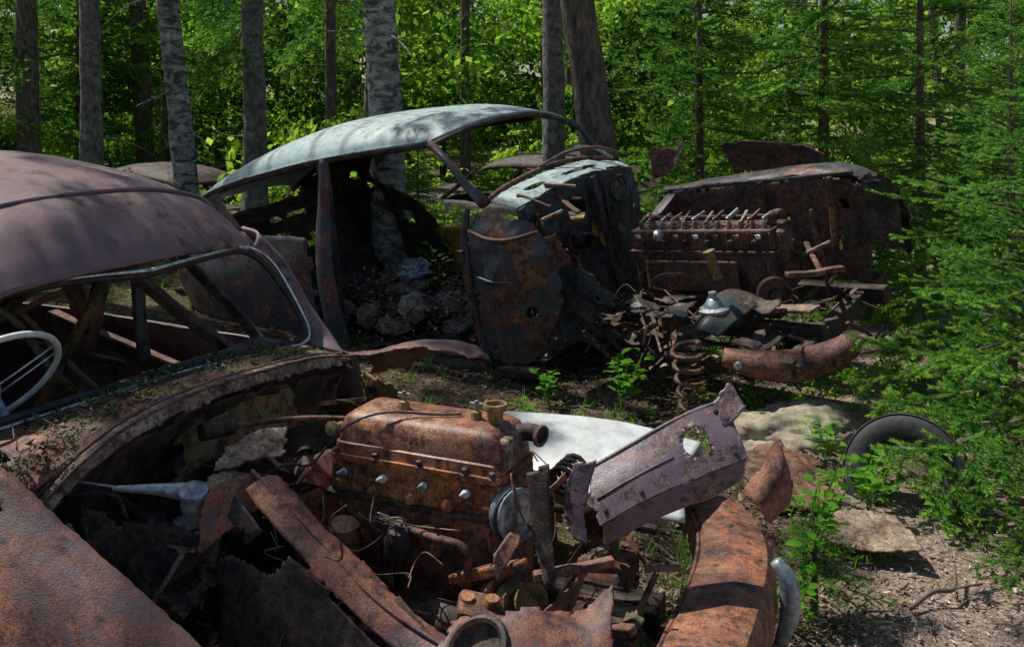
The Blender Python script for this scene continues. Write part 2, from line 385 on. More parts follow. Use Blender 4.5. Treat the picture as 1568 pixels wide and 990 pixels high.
fwx=[(x-.03,y,z-.04) for x,y,z in lip[2:]]
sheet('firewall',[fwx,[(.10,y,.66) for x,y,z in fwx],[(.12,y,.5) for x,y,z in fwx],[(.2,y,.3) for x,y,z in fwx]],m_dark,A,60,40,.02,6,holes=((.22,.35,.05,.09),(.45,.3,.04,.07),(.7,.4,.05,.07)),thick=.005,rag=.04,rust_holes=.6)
sheet('bulkhead_pad',[[(.15,-.2,.80),(.17,.1,.82),(.15,.3,.78)],[(.17,-.2,.66),(.2,.1,.68),(.18,.3,.66)]],m_green,A,24,16,.02,8,rag=.12)
vs=[];fs=[]
for i in range(6500):
    y=U(-.64,.62);x=U(-.04,.16)
    if noise.noise(V3((x*10,y*7,2)))<-.12 and R()<.85: continue
    z=.858+.018*math.cos(y*2.4)-.05*max(0,y/.6)**2-.03*abs(y/.6)**4-(max(0,x-.10))*.15
    leafquad(vs,fs,V3((x,y,z+abs(random.gauss(0,.007))+.004)),U(.004,.016) if R()<.93 else U(.02,.035),.3,.6)
mkobj('debris_on_cowl',vs,fs,m_duff,A,False)
vs=[];fs=[]
for i in range(160):
    y=U(-.6,.5);x=U(-.03,.14);a=U(0,6.28);l=U(.02,.07);p=V3((x,y,.88-.05*max(0,y/.6)**2));d=V3((math.cos(a),math.sin(a),U(-.1,.3)))*l;s=V3((-math.sin(a),math.cos(a),0))*.0012;k=len(vs)
    vs+=[p-s,p+s,p+d+s*.4,p+d-s*.4];fs.append([k,k+1,k+2,k+3])
mkobj('twigs_on_cowl',vs,fs,m_twig,A,False)
# interior
sw=V3((-.2,-.43,.93));ax=V3((-.75,0.1,.66)).normalized()
q=ax.to_track_quat('Z','Y')
tube('steering_wheel_rim',[sw+q@V3((.175*math.cos(t*math.pi/20),.175*math.sin(t*math.pi/20),0)) for t in range(41)],.008,m_white,A,10)
for th in(.5,2.6,4.7):
    for o in(-.012,.012):
        tube('steering_wheel_spoke',[sw+q@V3((o,o,-.03)),sw+q@V3((.17*math.cos(th)+o,.17*math.sin(th)+o,0))],.003,m_chrome,A,6)
lathe('steering_hub',[(0,.02),(.025,.015),(.03,0),(.025,-.03),(.016,-.05),(.016,-.45)],sw,ax,m_alu,A)
sheet('dashboard',[[(-.08,-.55,.84),(-.08,.55,.83)],[(-.2,-.55,.83),(-.2,.55,.82)],[(-.22,-.55,.68),(-.22,.55,.68)]],m_teal,A,30,12,.008,holes=((.3,.75,.05,.12),))
for (a,b,w,h,mt) in [((-1.15,-.1,.75),(-.45,.35,1.12),.03,.02,m_rust),((-.95,.45,.3),(-.75,.48,1.15),.06,.03,m_rust),((-.9,.1,.3),(-.7,.4,1.0),.05,.03,m_green),((-1.0,-.1,.75),(-.8,.3,1.05),.05,.03,m_green),((-1.2,.62,.8),(-.3,.6,.62),.05,.04,m_rust),((-.75,.42,1.12),(-.2,.56,.72),.05,.03,m_rust),((-.5,.52,1.12),(-.12,.58,.76),.03,.03,m_dark),((-1.3,.1,.9),(-.7,.5,.7),.04,.02,m_dark),((-.62,.5,.72),(-.64,.48,1.14),.05,.02,m_teal)]:
    beam('interior_strut',a,b,w,h,mt,A)
tube('interior_bent_rail',[(-.95,-.05,1.0),(-.8,.1,.95),(-.7,.2,.75),(-.6,.3,.6)],.012,m_green,A,8,16)
tube('interior_bent_rail',[(-1.05,.1,1.0),(-.9,.2,.95),(-.75,.3,.75),(-.65,.4,.6)],.01,m_copper,A,8,16)
sheet('seat_back_shell',[[(-1.25,-.5,.25),(-1.2,.5,.25)],[(-1.4,-.5,.6),(-1.35,.5,.6)],[(-1.55,-.4,.85),(-1.5,.4,.85)]],m_teal,A,20,14,.03,rag=.1)
sheet('headliner_scrap',[[(-.9,.1,1.3),(-.4,.2,1.2)],[(-.8,.3,1.1),(-.5,.35,1.02)]],m_green,A,20,14,.03,rag=.2)
sheet('front_fender_near',[[(-.35,-.66,.90),(.05,-.64,.875),(.3,-.63,.76),(.5,-.62,.65),(.72,-.60,.52)],
 [(-.35,-.76,.78),(.05,-.78,.74),(.3,-.78,.65),(.5,-.76,.56),(.72,-.72,.44)],
 [(-.35,-.84,.55),(.05,-.88,.5),(.3,-.88,.46),(.5,-.84,.42),(.72,-.78,.36)],
 [(-.35,-.82,.25),(.05,-.86,.22),(.3,-.86,.22),(.5,-.82,.22),(.72,-.78,.2)]],m_fend,A,90,30,.006,3,rag=.018,holes=((.36,.13,.012,.02),),thick=.005)
fl=[[(.50,-.25,.77),(.60,-.265,.72),(.72,-.28,.655),(.86,-.295,.575),(1.03,-.31,.52),(1.2,-.32,.49)],
 [(.485,-.30,.785),(.585,-.315,.735),(.705,-.33,.665),(.845,-.345,.585),(1.03,-.355,.525),(1.2,-.37,.48)],
 [(.475,-.34,.765),(.575,-.36,.71),(.69,-.375,.64),(.83,-.385,.56),(1.02,-.395,.49),(1.2,-.41,.45)]]
sheet('inner_fender_flange',fl,m_fend,A,110,18,.006,8,rag=.08,thick=.004)
tube('inner_fender_rolled_edge',[(x,y,z+.002) for x,y,z in fl[1]],.005,m_fend,A,6,50)
sheet('inner_fender_near',[fl[2],[(.46,-.37,.66),(.56,-.40,.6),(.67,-.41,.53),(.82,-.42,.46),(1.0,-.43,.4),(1.2,-.44,.38)],
 [(.44,-.38,.5),(.54,-.42,.45),(.66,-.43,.40),(.8,-.44,.36),(1.0,-.44,.33),(1.2,-.44,.3)],
 [(.42,-.38,.26),(.52,-.42,.25),(.64,-.44,.24),(.8,-.45,.22),(1.0,-.45,.2),(1.2,-.45,.2)]],m_dark,A,80,44,.012,6,rag=.03,rust_holes=.72,thick=.004)  # near-black colour stands in for the shade on this inner wall
sheet('torn_gusset',[[(.42,-.40,.77),(.49,-.28,.79)],[(.44,-.42,.62),(.52,-.33,.70)]],m_fend,A,24,24,.012,10,rag=.16,thick=.004)
sheet('apron_near_rear',[[(.18,-.5,.74),(.3,-.42,.72),(.46,-.33,.72)],[(.2,-.52,.6),(.33,-.45,.56),(.46,-.38,.53)],[(.2,-.52,.35),(.35,-.48,.33),(.46,-.42,.3)]],m_dark,A,34,30,.02,6,rag=.12,rust_holes=.6)
sheet('torn_bracket',[[(.30,-.24,.80),(.45,-.08,.83)],[(.34,-.30,.75),(.50,-.16,.78)]],m_litterpanel,A,34,20,.014,12,rag=.22)
sheet('inner_fender_far',[[(.2,.34,.74),(.45,.36,.72),(.8,.42,.62),(1.1,.5,.5)],[(.2,.42,.62),(.45,.44,.6),(.8,.48,.5),(1.1,.5,.42)],[(.2,.46,.3),(.45,.48,.28),(.8,.5,.25),(1.1,.5,.25)]],m_green,A,50,24,.02,6,rag=.05,rust_holes=.5)
sheet('fender_top_far',[[(.05,.60,.78),(.2,.60,.80),(.35,.62,.83),(.5,.62,.825),(.6,.60,.80)],
 [(.05,.70,.76),(.2,.72,.79),(.35,.75,.835),(.5,.74,.83),(.62,.70,.79)],
 [(.05,.80,.66),(.2,.84,.70),(.35,.86,.76),(.5,.84,.77),(.6,.80,.74)]],m_fend,A,80,40,.012,7,rag=.18,thick=.004)
sheet('fender_stay_far',[[(.18,.58,.78),(.34,.56,.74),(.46,.56,.66)],[(.2,.58,.66),(.36,.58,.6),(.46,.58,.5)],[(.2,.6,.45),(.36,.6,.42),(.46,.6,.4)]],m_green,A,40,34,.02,8,rag=.12,rust_holes=.5)
sheet('front_fender_far',[[(.48,.50,.44),(.7,.50,.46),(.95,.52,.48),(1.25,.56,.47)],[(.5,.66,.53),(.7,.66,.55),(.95,.67,.56),(1.22,.68,.55)],[(.5,.84,.575),(.7,.86,.585),(.95,.86,.59),(1.22,.82,.58)],[(.5,.93,.55),(.7,.95,.555),(.95,.95,.56),(1.22,.9,.55)],[(.5,.97,.3),(.7,.98,.3),(.95,.98,.3),(1.22,.93,.3)]],m_pale,A,50,34,.004,3,thick=.006)
tube('fender_edge_far',[(.5,.93,.556),(.7,.95,.561),(.95,.95,.566),(1.22,.9,.556)],.006,m_rust,A,6,20)
# ---- engine A
EY=.06
def E(x,y,z): return (x-.015,y+EY,z)
def roundbox(name,x0,x1,w,prof,mat,par,rad=.03):
    rings=[]
    for (z,ins) in prof:
        a0,a1,ww=x0+ins-.015,x1-ins-.015,w-ins;ring=[]
        for cx,cy,t0 in((a1-rad,ww-rad,0),(a0+rad,ww-rad,90),(a0+rad,-ww+rad,180),(a1-rad,-ww+rad,270)):
            for k in range(5):
                th=math.radians(t0+k*22.5);ring.append(V3((cx+rad*math.cos(th),EY+cy+rad*math.sin(th),z)))
        rings.append(ring)
    n=len(rings[0]);vs=[p for r in rings for p in r]
    fs=[[i*n+k,i*n+(k+1)%n,(i+1)*n+(k+1)%n,(i+1)*n+k] for i in range(len(rings)-1) for k in range(n)]
    fs.append([(len(rings)-1)*n+k for k in range(n)])
    o=mkobj(name,vs,fs,mat,par,True);m=o.modifiers.new('e','EDGE_SPLIT');m.split_angle=.8;return o
roundbox('valve_cover',.535,.985,.10,[(.752,0),(.775,.002),(.778,.007),(.81,.010),(.832,.018),(.842,.03),(.846,.05)],m_cover,A,.022)
roundbox('valve_cover_flange',.525,.992,.109,[(.737,0),(.752,0),(.7521,.004)],m_orange,A)
box('cylinder_head',E(.76,0,.695),(.46,.20,.08),m_orange,A,bev=.010)
beam('head_gasket_rail',E(.52,-.0,.652),E(1.0,0,.652),.22,.012,m_dark,A,.003)
box('engine_block',E(.76,0,.52),(.44,.19,.25),m_rust,A,bev=.012)
box('crankcase',E(.75,0,.37),(.47,.24,.1),m_rust,A,bev=.02)
box('cover_end_box',E(.975,-.02,.79),(.035,.09,.075),m_litterpanel,A,bev=.008)
for (x,z) in ((.55,.745),(.66,.745),(.78,.745),(.9,.745),(.97,.745)):
    lathe('flange_bolt',[(0,.012),(.007,.012),(.007,.002),(.011,0)],E(x,-.103,z+.008),(0,-.2,1),m_dark,A,6)
for i in range(5):
    x=.56+.10*i
    lathe('head_boss',[(0,.02),(.014,.018),(.018,.0)],E(x,-.10,.675),(0,-1,.1),m_orange,A,12)
    beam('block_rib',E(x,-.098,.64),E(x+.01,-.098,.46),.012,.012,m_rust,A,.004)
for i in range(4):
    x=.575+.11*i
    lathe('spark_plug',[(0,.046),(.003,.045),(.003,.038),(.005,.034),(.006,.016),(.010,.014),(.010,0)],E(x,-.10,.708),(.1,-1,.25),m_white if i%2 else m_alu,A,10)
for x in(.66,.86):
    lathe('cover_wing_nut',[(0,.045),(.005,.043),(.005,.02),(.013,.018),(.015,0)],E(x+.02,-.0,.846),(0,0,1),m_copper,A,8)
    beam('wing_nut_ears',E(x+.002,0,.878),E(x+.038,0,.878),.004,.014,m_alu,A,.002)
lathe('oil_filler_neck',[(.018,0),(.02,.03),(.028,.032),(.030,.04),(.028,.047),(.023,.047),(.021,.036),(0,.034)],E(.93,.0,.842),(0,0,1),m_copper,A,24)
tube('breather_hose',[E(.96,.04,.81),E(1.0,.05,.815),E(1.03,.05,.81)],.021,m_dark,A,14,8)
lathe('breather_mouth',[(.021,0),(.026,.004),(.026,.012),(.018,.012),(.015,-.02),(0,-.02)],E(1.02,.05,.811),(1,-.3,-.1),m_rust,A,18)
tube('ignition_cable',[E(.52,-.1,.76),E(.58,-.095,.82),(.66,-.02,.858),E(.78,-.03,.852),E(.84,.0,.852)],.003,m_rubber,A,6,20)
tube('ignition_cable',[E(.52,-.1,.76),E(.49,-.13,.72),E(.47,-.2,.74),E(.42,-.3,.72)],.003,m_rubber,A,6,14)
lathe('thermostat_housing',[(.045,0),(.05,.02),(.04,.04),(.03,.06),(.0,.06)],E(.975,0,.70),(1,0,0),m_orange,A,20)
box('timing_cover',E(.985,0,.55),(.03,.16,.24),m_rust,A,bev=.012)
def pulley(nm,c,ax,r,mat): lathe(nm,[(0,.0),(r*.3,.0),(r*.35,-.012),(r*.8,-.012),(r,.0),(r,.006),(r*.86,.018),(r,.03),(r,.036),(r*.8,.04),(r*.75,.03),(r*.35,.03),(r*.3,.05),(0,.05)],c,ax,mat,A,28)
pulley('fan_pulley',E(1.0,-.07,.67),(1,-.55,.1),.06,m_alu)
for k in range(4):
    a=k*math.pi/2+.5;c=V3(E(1.045,-.10,.675));d1=V3((.48*math.cos(a),.88*math.cos(a),math.sin(a)))
    sheet('fan_blade',[[c+d1*.02,c+d1*.12+V3((.02,0,.01))],[c+d1*.02+V3((.02,-.02,.03*math.cos(a))),c+d1*.11+V3((.035,-.03,.05*math.cos(a)))]],m_fend,A,10,6,.003,8,rag=.06)
tube('fan_belt',[V3(E(1.02,-.08,.67))+V3((.03*math.cos(t),.055*math.cos(t),.062*math.sin(t))) for t in[i*.3 for i in range(22)]],.005,m_rubber,A,6)
pulley('crank_pulley',E(1.03,-.13,.50),(1,-.7,.2),.045,m_green)
lathe('generator',[(0,0),(.04,.0),(.045,.01),(.045,.13),(.035,.145),(.012,.15),(.012,.18),(0,.18)],E(.80,-.17,.44),(1,0,.0),m_dark,A,24)
lathe('oil_filter',[(0,0),(.038,.0),(.04,.02),(.04,.10),(.025,.115),(0,.12)],E(.60,-.15,.50),(0,0,1),m_rust,A,22)
lathe('distributor_body',[(.016,-.08),(.018,0),(.034,.01),(.034,.04),(.028,.052),(.024,.066),(.010,.07),(.010,.085),(0,.085)],E(.76,-.16,.565),(.1,-.2,1),m_dark,A,20)
for k in range(5):
    a=k*1.25
    tube('distributor_wire',[E(.76+.02*math.cos(a),-.16+.02*math.sin(a),.625),E(.75+.05*math.cos(a),-.19+.03*math.sin(a),.645+.006*k),E(.68+.03*k,-.16,.63+.008*(k%3)),E(.62+.07*k,-.125,.63)],.002,[m_rubber,m_copper,m_alu][k%3],A,5,18)
tube('manifold_bar',[E(.70,-.10,.62),E(.72,-.14,.625),E(.84,-.15,.615),E(.92,-.15,.605),E(.93,-.14,.54),E(.93,-.10,.52)],.010,m_rust,A,10,30)
for (x,z) in((.56,.6),(.62,.56),(.9,.5),(.7,.46),(.95,.59),(.66,.42),(.85,.43),(.82,.56)):
    lathe('block_plug',[(0,.014),(.011,.012),(.014,.006),(.018,.004),(.018,0)],E(x,-.095,z),(0,-1,0),m_orange if x>.6 else m_dark,A,6 if x>.8 else 14)
beam('engine_front_bracket',E(.88,-.12,.52),E(1.08,-.16,.60),.035,.025,m_orange,A,.006)
beam('engine_front_bracket',E(.92,-.18,.44),E(1.02,-.12,.58),.035,.02,m_orange,A,.006)
tube('exhaust_downpipe',[E(.55,-.20,.50),E(.75,-.24,.46),E(.95,-.25,.42),E(1.12,-.25,.40)],.018,m_rust,A,14,20)
sheet('bellhousing',[[E(.45,-.15,.66),E(.43,0,.70),E(.45,.15,.66)],[E(.48,-.18,.5),E(.5,0,.6),E(.48,.18,.5)],[E(.48,-.17,.3),E(.52,0,.3),E(.48,.17,.3)]],m_rust,A,20,14,.006)
tube('gearbox',[E(-.1,0,.42),E(.2,0,.45),E(.45,0,.48)],[.08,.1,.15],m_dark,A,16,10)
beam('front_crossmember',(1.05,-.6,.30),(1.05,.6,.30),.12,.1,m_rust,A,.015)
beam('frame_rail_far',(.2,.34,.28),(1.25,.34,.32),.07,.09,m_dark,A,.01)
beam('frame_rail_near',(.2,-.34,.28),(1.25,-.34,.32),.07,.09,m_dark,A,.01)
sheet('radiator_cradle',[[(1.12,-.2,.52),(1.14,0,.55),(1.12,.2,.54)],[(1.1,-.2,.44),(1.12,0,.46),(1.1,.2,.46)]],m_rust,A,30,20,.02,8,rag=.16)
box('steering_box',(1.0,-.20,.53),(.10,.08,.05),m_rust,A,(.2,.2,.4),.012)
for dx in(-.025,.025): lathe('steering_box_plug',[(0,.015),(.015,.013),(.018,.0)],(1.0+dx,-.20+dx*.3,.553),(.1,-.1,1),m_orange,A,14)
lathe('horn_ring',[(.028,-.03),(.034,-.015),(.038,0),(.035,.006),(.028,.0),(.02,-.01),(0,-.01)],(1.08,-.11,.53),(.5,-.7,.4),m_green,A,24)
sheet('radiator_stay',[[(1.03,-.03,.78),(1.085,-.02,.80)],[(1.06,-.07,.68),(1.11,-.06,.68)],[(1.12,-.12,.56),(1.14,-.11,.54)]],m_dark,A,14,30,.006,8,rag=.1,thick=.006)
sheet('radiator_stay',[[(1.10,.10,.77),(1.16,.10,.79)],[(1.08,.08,.69),(1.14,.08,.69)],[(1.12,.06,.60),(1.15,.06,.59)]],m_nose,A,14,30,.008,8,rag=.08,thick=.008)
beam('cross_stay',(1.08,-.10,.58),(1.23,-.0,.60),.025,.018,m_rust,A,.005)
beam('cross_stay',(1.13,-.05,.46),(1.30,-.08,.50),.03,.02,m_rust,A,.004)
beam('cross_stay',(1.0,.22,.60),(1.25,.28,.56),.03,.02,m_dark,A,.006)
lathe('spring_coil_mount',[(.04,0),(.045,.03),(.035,.05),(.04,.07),(.03,.09),(.0,.09)],(1.1,.22,.56),(.3,-.3,1),m_dark,A,18)
tube('coil_hose',[(1.02+.035*math.cos(t),.22+.12*t/25,.66+.035*math.sin(t)) for t in[i*.5 for i in range(50)]],.007,m_dark,A,6)
nm=[[(1.10,.20,.715),(1.20,.27,.775),(1.30,.35,.83),(1.38,.41,.86)],
    [(1.13,.14,.665),(1.23,.21,.725),(1.34,.30,.775),(1.43,.36,.80)],
    [(1.16,.11,.62),(1.26,.18,.675),(1.38,.27,.72),(1.46,.33,.75)]]
sheet('nose_panel',nm,m_nose,A,100,64,.002,6,rag=.008,holes=((.68,.48,.092,.25),),thick=.006)
sheet('nose_panel_lower',[nm[2],[(1.16,.12,.57),(1.26,.19,.62),(1.38,.28,.665),(1.45,.33,.70)],[(1.13,.2,.55),(1.24,.27,.6),(1.37,.34,.64),(1.42,.38,.68)]],m_nose,A,60,16,.003,6,rag=.03,thick=.006,crisp=True)
sheet('nose_panel_back',[nm[0],[(1.12,.22,.712),(1.22,.29,.768),(1.32,.37,.822),(1.39,.42,.85)]],m_nose,A,30,6,.002,6,rag=.03,thick=.005)
sheet('nose_torn_tip',[[(1.36,.38,.86),(1.40,.42,.91)],[(1.40,.35,.81),(1.46,.39,.85)]],m_nose,A,24,20,.016,10,rag=.18,thick=.005)
tube('panel_fold',[cr([cr(r,u) for r in nm],.03)+V3((0,0,.002)) for u in(.02,.3,.6,.97)],.005,m_nose,A,6,12)
tube('panel_crease',[cr([cr(r,u) for r in nm],.55)+V3((0,-.002,.003)) for u in(.03,.2,.4,.52)],.0025,m_nose,A,6,12)
for (u,v) in((.06,.8),(.3,.85),(.9,.15),(.92,.85)):
    p=cr([cr(r,u) for r in nm],v);lathe('panel_screw',[(0,.004),(.005,.003),(.006,0)],p+V3((0,-.003,.003)),(.3,-.6,.6),m_dark,A,8)
sheet('lamp_bowl_far',[[(1.40,.52,.58),(1.47,.56,.70),(1.5,.56,.74)],[(1.46,.48,.56),(1.51,.52,.65),(1.52,.54,.69)],[(1.48,.54,.5),(1.53,.56,.56),(1.54,.58,.61)]],m_fend,A,40,34,.010,7,rag=.12)
ys_=[.84-1.75*k/12 for k in range(13)]
def bx(y): return -.17*abs(y/.85)**3.2
bsec=[(1.315,.36),(1.325,.415),(1.345,.44),(1.44,.452),(1.505,.44),(1.525,.41),(1.53,.34),(1.51,.27)]
sheet('front_bumper',[[(X+bx(y),y,Z+.008*math.sin(y*5)) for y in ys_] for X,Z in bsec],m_bump,A,90,42,.004,4,thick=.005,crisp=True,rag=.004)
tube('bumper_edge_bead',[(1.33+bx(y),y,.43+.008*math.sin(y*5)) for y in ys_],.006,m_rust,A,6,40)
for y in(.62,.25,-.1): lathe('bumper_bolt',[(0,.008),(.012,.006),(.018,0)],(1.42+bx(y),y,.45),(0,0,1),m_dark,A,12)
tube('bumper_over_rider',[(1.52,.42,.27),(1.545,.42,.35),(1.54,.42,.43),(1.51,.42,.475)],[.014,.024,.024,.014],m_alu,A,12,12)
sheet('lamp_panel_near',[[(.98,-.30,.56),(1.10,-.24,.58),(1.22,-.16,.57),(1.27,-.12,.62)],[(.98,-.40,.54),(1.12,-.36,.53),(1.24,-.28,.52),(1.30,-.2,.55)],[(1.0,-.5,.44),(1.14,-.48,.43),(1.26,-.42,.42),(1.32,-.3,.44)],[(1.02,-.55,.3),(1.16,-.55,.3),(1.28,-.5,.3),(1.34,-.4,.3)]],m_fend,A,70,50,.008,5,rag=.04,thick=.006)
lathe('headlamp_ring_near',[(.065,-.02),(.068,.0),(.064,.008),(.056,.01),(.05,.004),(.05,-.01),(.03,-.02),(0,-.022)],(1.08,-.38,.565),(-.15,-.55,.8),m_dark,A,36)
lathe('brake_master_cylinder',[(0,-.04),(.022,-.04),(.022,-.01),(.026,0),(.027,.035),(.032,.037),(.032,.043),(.018,.055),(.0,.058)],(.39,-.38,.72),(.2,-.2,1),m_alu,A,22)
tube('master_cylinder_body',[(.24,-.46,.765),(.32,-.42,.762),(.38,-.39,.755)],[.006,.012,.02],m_alu,A,12,10)
tube('pedal_rod',[(.05,-.52,.80),(.15,-.5,.785),(.26,-.45,.765)],.003,m_alu,A,8,8)
tube('flex_hose',[(.10,-.55,.70),(.14,-.48,.74),(.2,-.42,.73),(.24,-.42,.68)],.006,m_dark,A,8,20)
lathe('wiper_motor',[(0,0),(.022,.0),(.024,.08),(.016,.09),(0,.09)],(.235,-.18,.80),(.35,.9,0),m_teal,A,18)
tube('steering_rod',[(.26,-.12,.80),(.38,.04,.79),(.54,.16,.77)],.007,m_rust,A,10,8)
tube('steering_column_shaft',[(-.1,-.33,.72),(.3,-.3,.6),(.8,-.25,.45)],.016,m_dark,A,10,8)
random.seed(11)
def inblock(x,y,m=.15): return .46<x<1.02 and abs(y-EY)<m
for i in range(44):
    x=U(.2,.95);y=U(-.46,.4);z=U(.42,.7)
    if x>.44 and abs(y-EY)<.15: y=-.26
    P=[(x,y,z)]
    for k in range(4): P.append((P[-1][0]+U(-.06,.08),P[-1][1]+U(-.06,.06),P[-1][2]+U(-.07,.04)))
    tube('loose_wire',P,U(.001,.0025),[m_rubber,m_rust,m_dark,m_dark][i%4],A,5,22)
for i in range(90):
    x=U(.2,1.28);y=U(-.46,.45);z=U(.3,.56) if x>.45 else U(.4,.74)
    if inblock(x,y,.17): continue
    d=V3((U(-1,1),U(-1,1),U(-.6,.6))).normalized()*U(.03,.10);p=V3((x,y,z))
    beam('scrap_stay',p-d,p+d,U(.010,.022),U(.003,.010),[m_rust,m_dark,m_orange,m_dark,m_fend,m_litterpanel][i%6],A,.002,U(0,3))
for i in range(36):
    x=U(.22,.48) if i<22 else U(1.0,1.25);y=U(-.46,.4);z=U(.35,.70) if i<22 else U(.32,.52)
    s=U(.04,.09)
    sheet('scrap_plate',[[(x-s,y-s,z+U(-.06,.06)),(x+s,y-s,z+U(-.06,.06))],[(x-s,y+s,z+U(-.06,.06)),(x+s,y+s,z+U(-.06,.06))]],[m_rust,m_dark,m_green,m_litterpanel][i%4],A,20,20,.03,9,rag=.28,seed=i)
for i in range(12):
    x=U(.25,.45);y=U(-.45,.35);z=U(.45,.72)
    lathe('small_fitting',[(0,0),(.015,0),(.018,.01),(.012,.02),(.012,.05),(.02,.052),(.02,.06),(0,.062)],(x,y,z),(U(-1,1),U(-1,1),U(0,1)),[m_alu,m_rust,m_copper,m_dark][i%4],A,12)
vs=[];fs=[]
for i in range(1500):
    x=U(.2,1.3);y=U(-.45,.5);leafquad(vs,fs,V3((x,y,.27+abs(random.gauss(0,.03)))),U(.015,.04),.6,.7)
mkobj('leaves_in_engine_bay',vs,fs,m_litter,A,False)
# ------------------------------------------------------------ CAR B
F=V3((.763,-.640,.087)).normalized();L=V3((.635,.757,.153));L=(L-F*L.dot(F)).normalized();UU=F.cross(L)
MB=Matrix(((F.x,L.x,UU.x,.391),(F.y,L.y,UU.y,6.231),(F.z,L.z,UU.z,.141),(0,0,0,1)))
B=empty('rusty_car_wreck.001',MB)
hd=[(-.46,-.52,1.365),(-.40,-.42,1.395),(-.32,-.22,1.43),(-.24,0,1.44),(-.19,.22,1.42),(-.17,.42,1.36),(-.17,.52,1.31)]
def secB(X,zc,zr,w):
    out=[]
    for t in(-1,-.93,-.75,-.4,0,.4,.75,.93,1): out.append((X,w*t,zr+(zc-zr)*(1-abs(t)**2.6)**.6 if abs(t)<1 else zr))
    return out
hd9=[cr(hd,i/8) for i in range(9)]
netB=[hd9]+[[V3(p) for p in secB(X,zc,zr,w)] for X,zc,zr,w in((-.62,1.50,1.36,.57),(-1.0,1.525,1.345,.6),(-1.4,1.525,1.32,.61),(-1.9,1.48,1.27,.60),(-2.4,1.38,1.21,.585),(-2.9,1.22,1.12,.56),(-3.3,1.02,.95,.52))]
sheet('roof',netB,m_blueroof,B,40,60,.006,4,thick=.014)
rail=[(-.47,-.53,1.355),(-.8,-.575,1.345),(-1.2,-.605,1.325),(-1.6,-.615,1.295),(-2.0,-.605,1.25),(-2.5,-.585,1.185),(-2.95,-.56,1.09),(-3.3,-.53,.93)]
tube('roof_rail_near',rail,.026,m_teal,B,8,50,flat=(.6,1))
tube('drip_gutter_near',[(x,y-.018,z+.02) for x,y,z in rail],.008,m_blueroof,B,6,50)
tube('roof_rail_far',[(x,-y,z) for x,y,z in rail],.03,m_dark,B,8,50,flat=(.6,1))
tube('windshield_header',[V3(p)+V3((.0,0,-.02)) for p in hd],.024,m_teal,B,8,40,flat=(1,.7))
for (s,x0) in((-1,-.46),(1,-.18)):
    tube('a_pillar',[(x0,.52*s,1.36 if s<0 else 1.30),(x0*.6,.575*s,1.24),(x0*.25,.62*s,1.10),(.03,.65*s,1.0)],[.03,.026,.03,.045],m_blue,B,10,16,flat=(1,.75))
sheet('b_pillar_near',[[(-1.33,-.615,1.33),(-1.34,-.66,1.0),(-1.33,-.72,.70),(-1.32,-.74,.4),(-1.30,-.72,.05)],[(-1.38,-.635,1.33),(-1.40,-.69,1.0),(-1.41,-.745,.70),(-1.41,-.765,.4),(-1.40,-.745,.05)],[(-1.43,-.615,1.33),(-1.47,-.66,1.0),(-1.5,-.72,.70),(-1.51,-.74,.4),(-1.50,-.72,.05)]],m_blue,B,40,12,.004,5,thick=.012)
beam('b_pillar_core',(-1.41,-.6,1.3),(-1.43,-.69,.1),.05,.08,m_teal,B)
sheet('rear_quarter_near',[[(-3.25,-.52,.95),(-2.7,-.62,.88),(-2.1,-.72,.84),(-1.5,-.74,.82)],[(-3.3,-.7,.6),(-2.7,-.82,.6),(-2.1,-.8,.55),(-1.5,-.76,.5)],[(-3.2,-.7,.2),(-2.7,-.82,.2),(-2.1,-.78,.1),(-1.5,-.74,.08)]],m_blue,B,40,20,.012,4,rag=.03)
sheet('c_pillar_near',[[(-2.75,-.585,1.14),(-2.95,-.56,1.08),(-3.28,-.53,.93)],[(-2.35,-.68,.86),(-2.7,-.63,.88),(-3.2,-.55,.9)]],m_blue,B,16,12,.005)
sheet('rear_quarter_far',[[(-3.25,.52,.95),(-2.7,.62,.88),(-2.1,.68,.84),(-1.75,.70,.6)],[(-3.3,.7,.5),(-2.7,.72,.5),(-2.1,.72,.45),(-1.7,.72,.4)],[(-3.2,.7,.1),(-2.7,.72,.1),(-2.1,.72,.1),(-1.6,.72,.08)]],m_dark,B,40,20,.012,4,rag=.03,holes=((.5,.2,.05,.09),(.7,.25,.04,.08)))
sheet('c_pillar_far',[[(-2.2,.59,1.22),(-2.6,.57,1.15),(-3.2,.53,.98)],[(-2.35,.62,1.0),(-2.65,.6,1.0),(-3.2,.55,.95)],[(-2.1,.68,.84),(-2.6,.63,.86),(-3.2,.55,.9)]],m_dark,B,30,20,.008,holes=((.35,.5,.09,.12),(.2,.78,.06,.08)))
sheet('rear_deck',[[(-2.6,-.5,.85),(-2.6,.5,.85)],[(-3.0,-.5,.9),(-3.0,.5,.9)],[(-3.6,-.5,.75),(-3.6,.5,.75)],[(-4.0,-.4,.4),(-4.0,.4,.4)]],m_blue,B,20,24,.01)
sheet('rear_seat_bulkhead',[[(-2.2,-.6,.1),(-2.2,.6,.1)],[(-2.5,-.6,.5),(-2.5,.6,.5)],[(-2.65,-.55,.85),(-2.65,.55,.85)]],m_dark,B,20,16,.03,5,rag=.06,holes=((.6,.6,.08,.12),(.35,.7,.06,.1)))
sheet('door_far',[[(-1.75,.68,.50),(-1.2,.70,.52),(-.5,.68,.56),(0,.66,.6)],[(-1.75,.74,.32),(-1.2,.76,.32),(-.5,.75,.32),(0,.72,.3)],[(-1.75,.72,.02),(-1.2,.73,.02),(-.5,.72,.02),(0,.7,.02)]],m_yellow,B,40,16,.01,5,rag=.03)
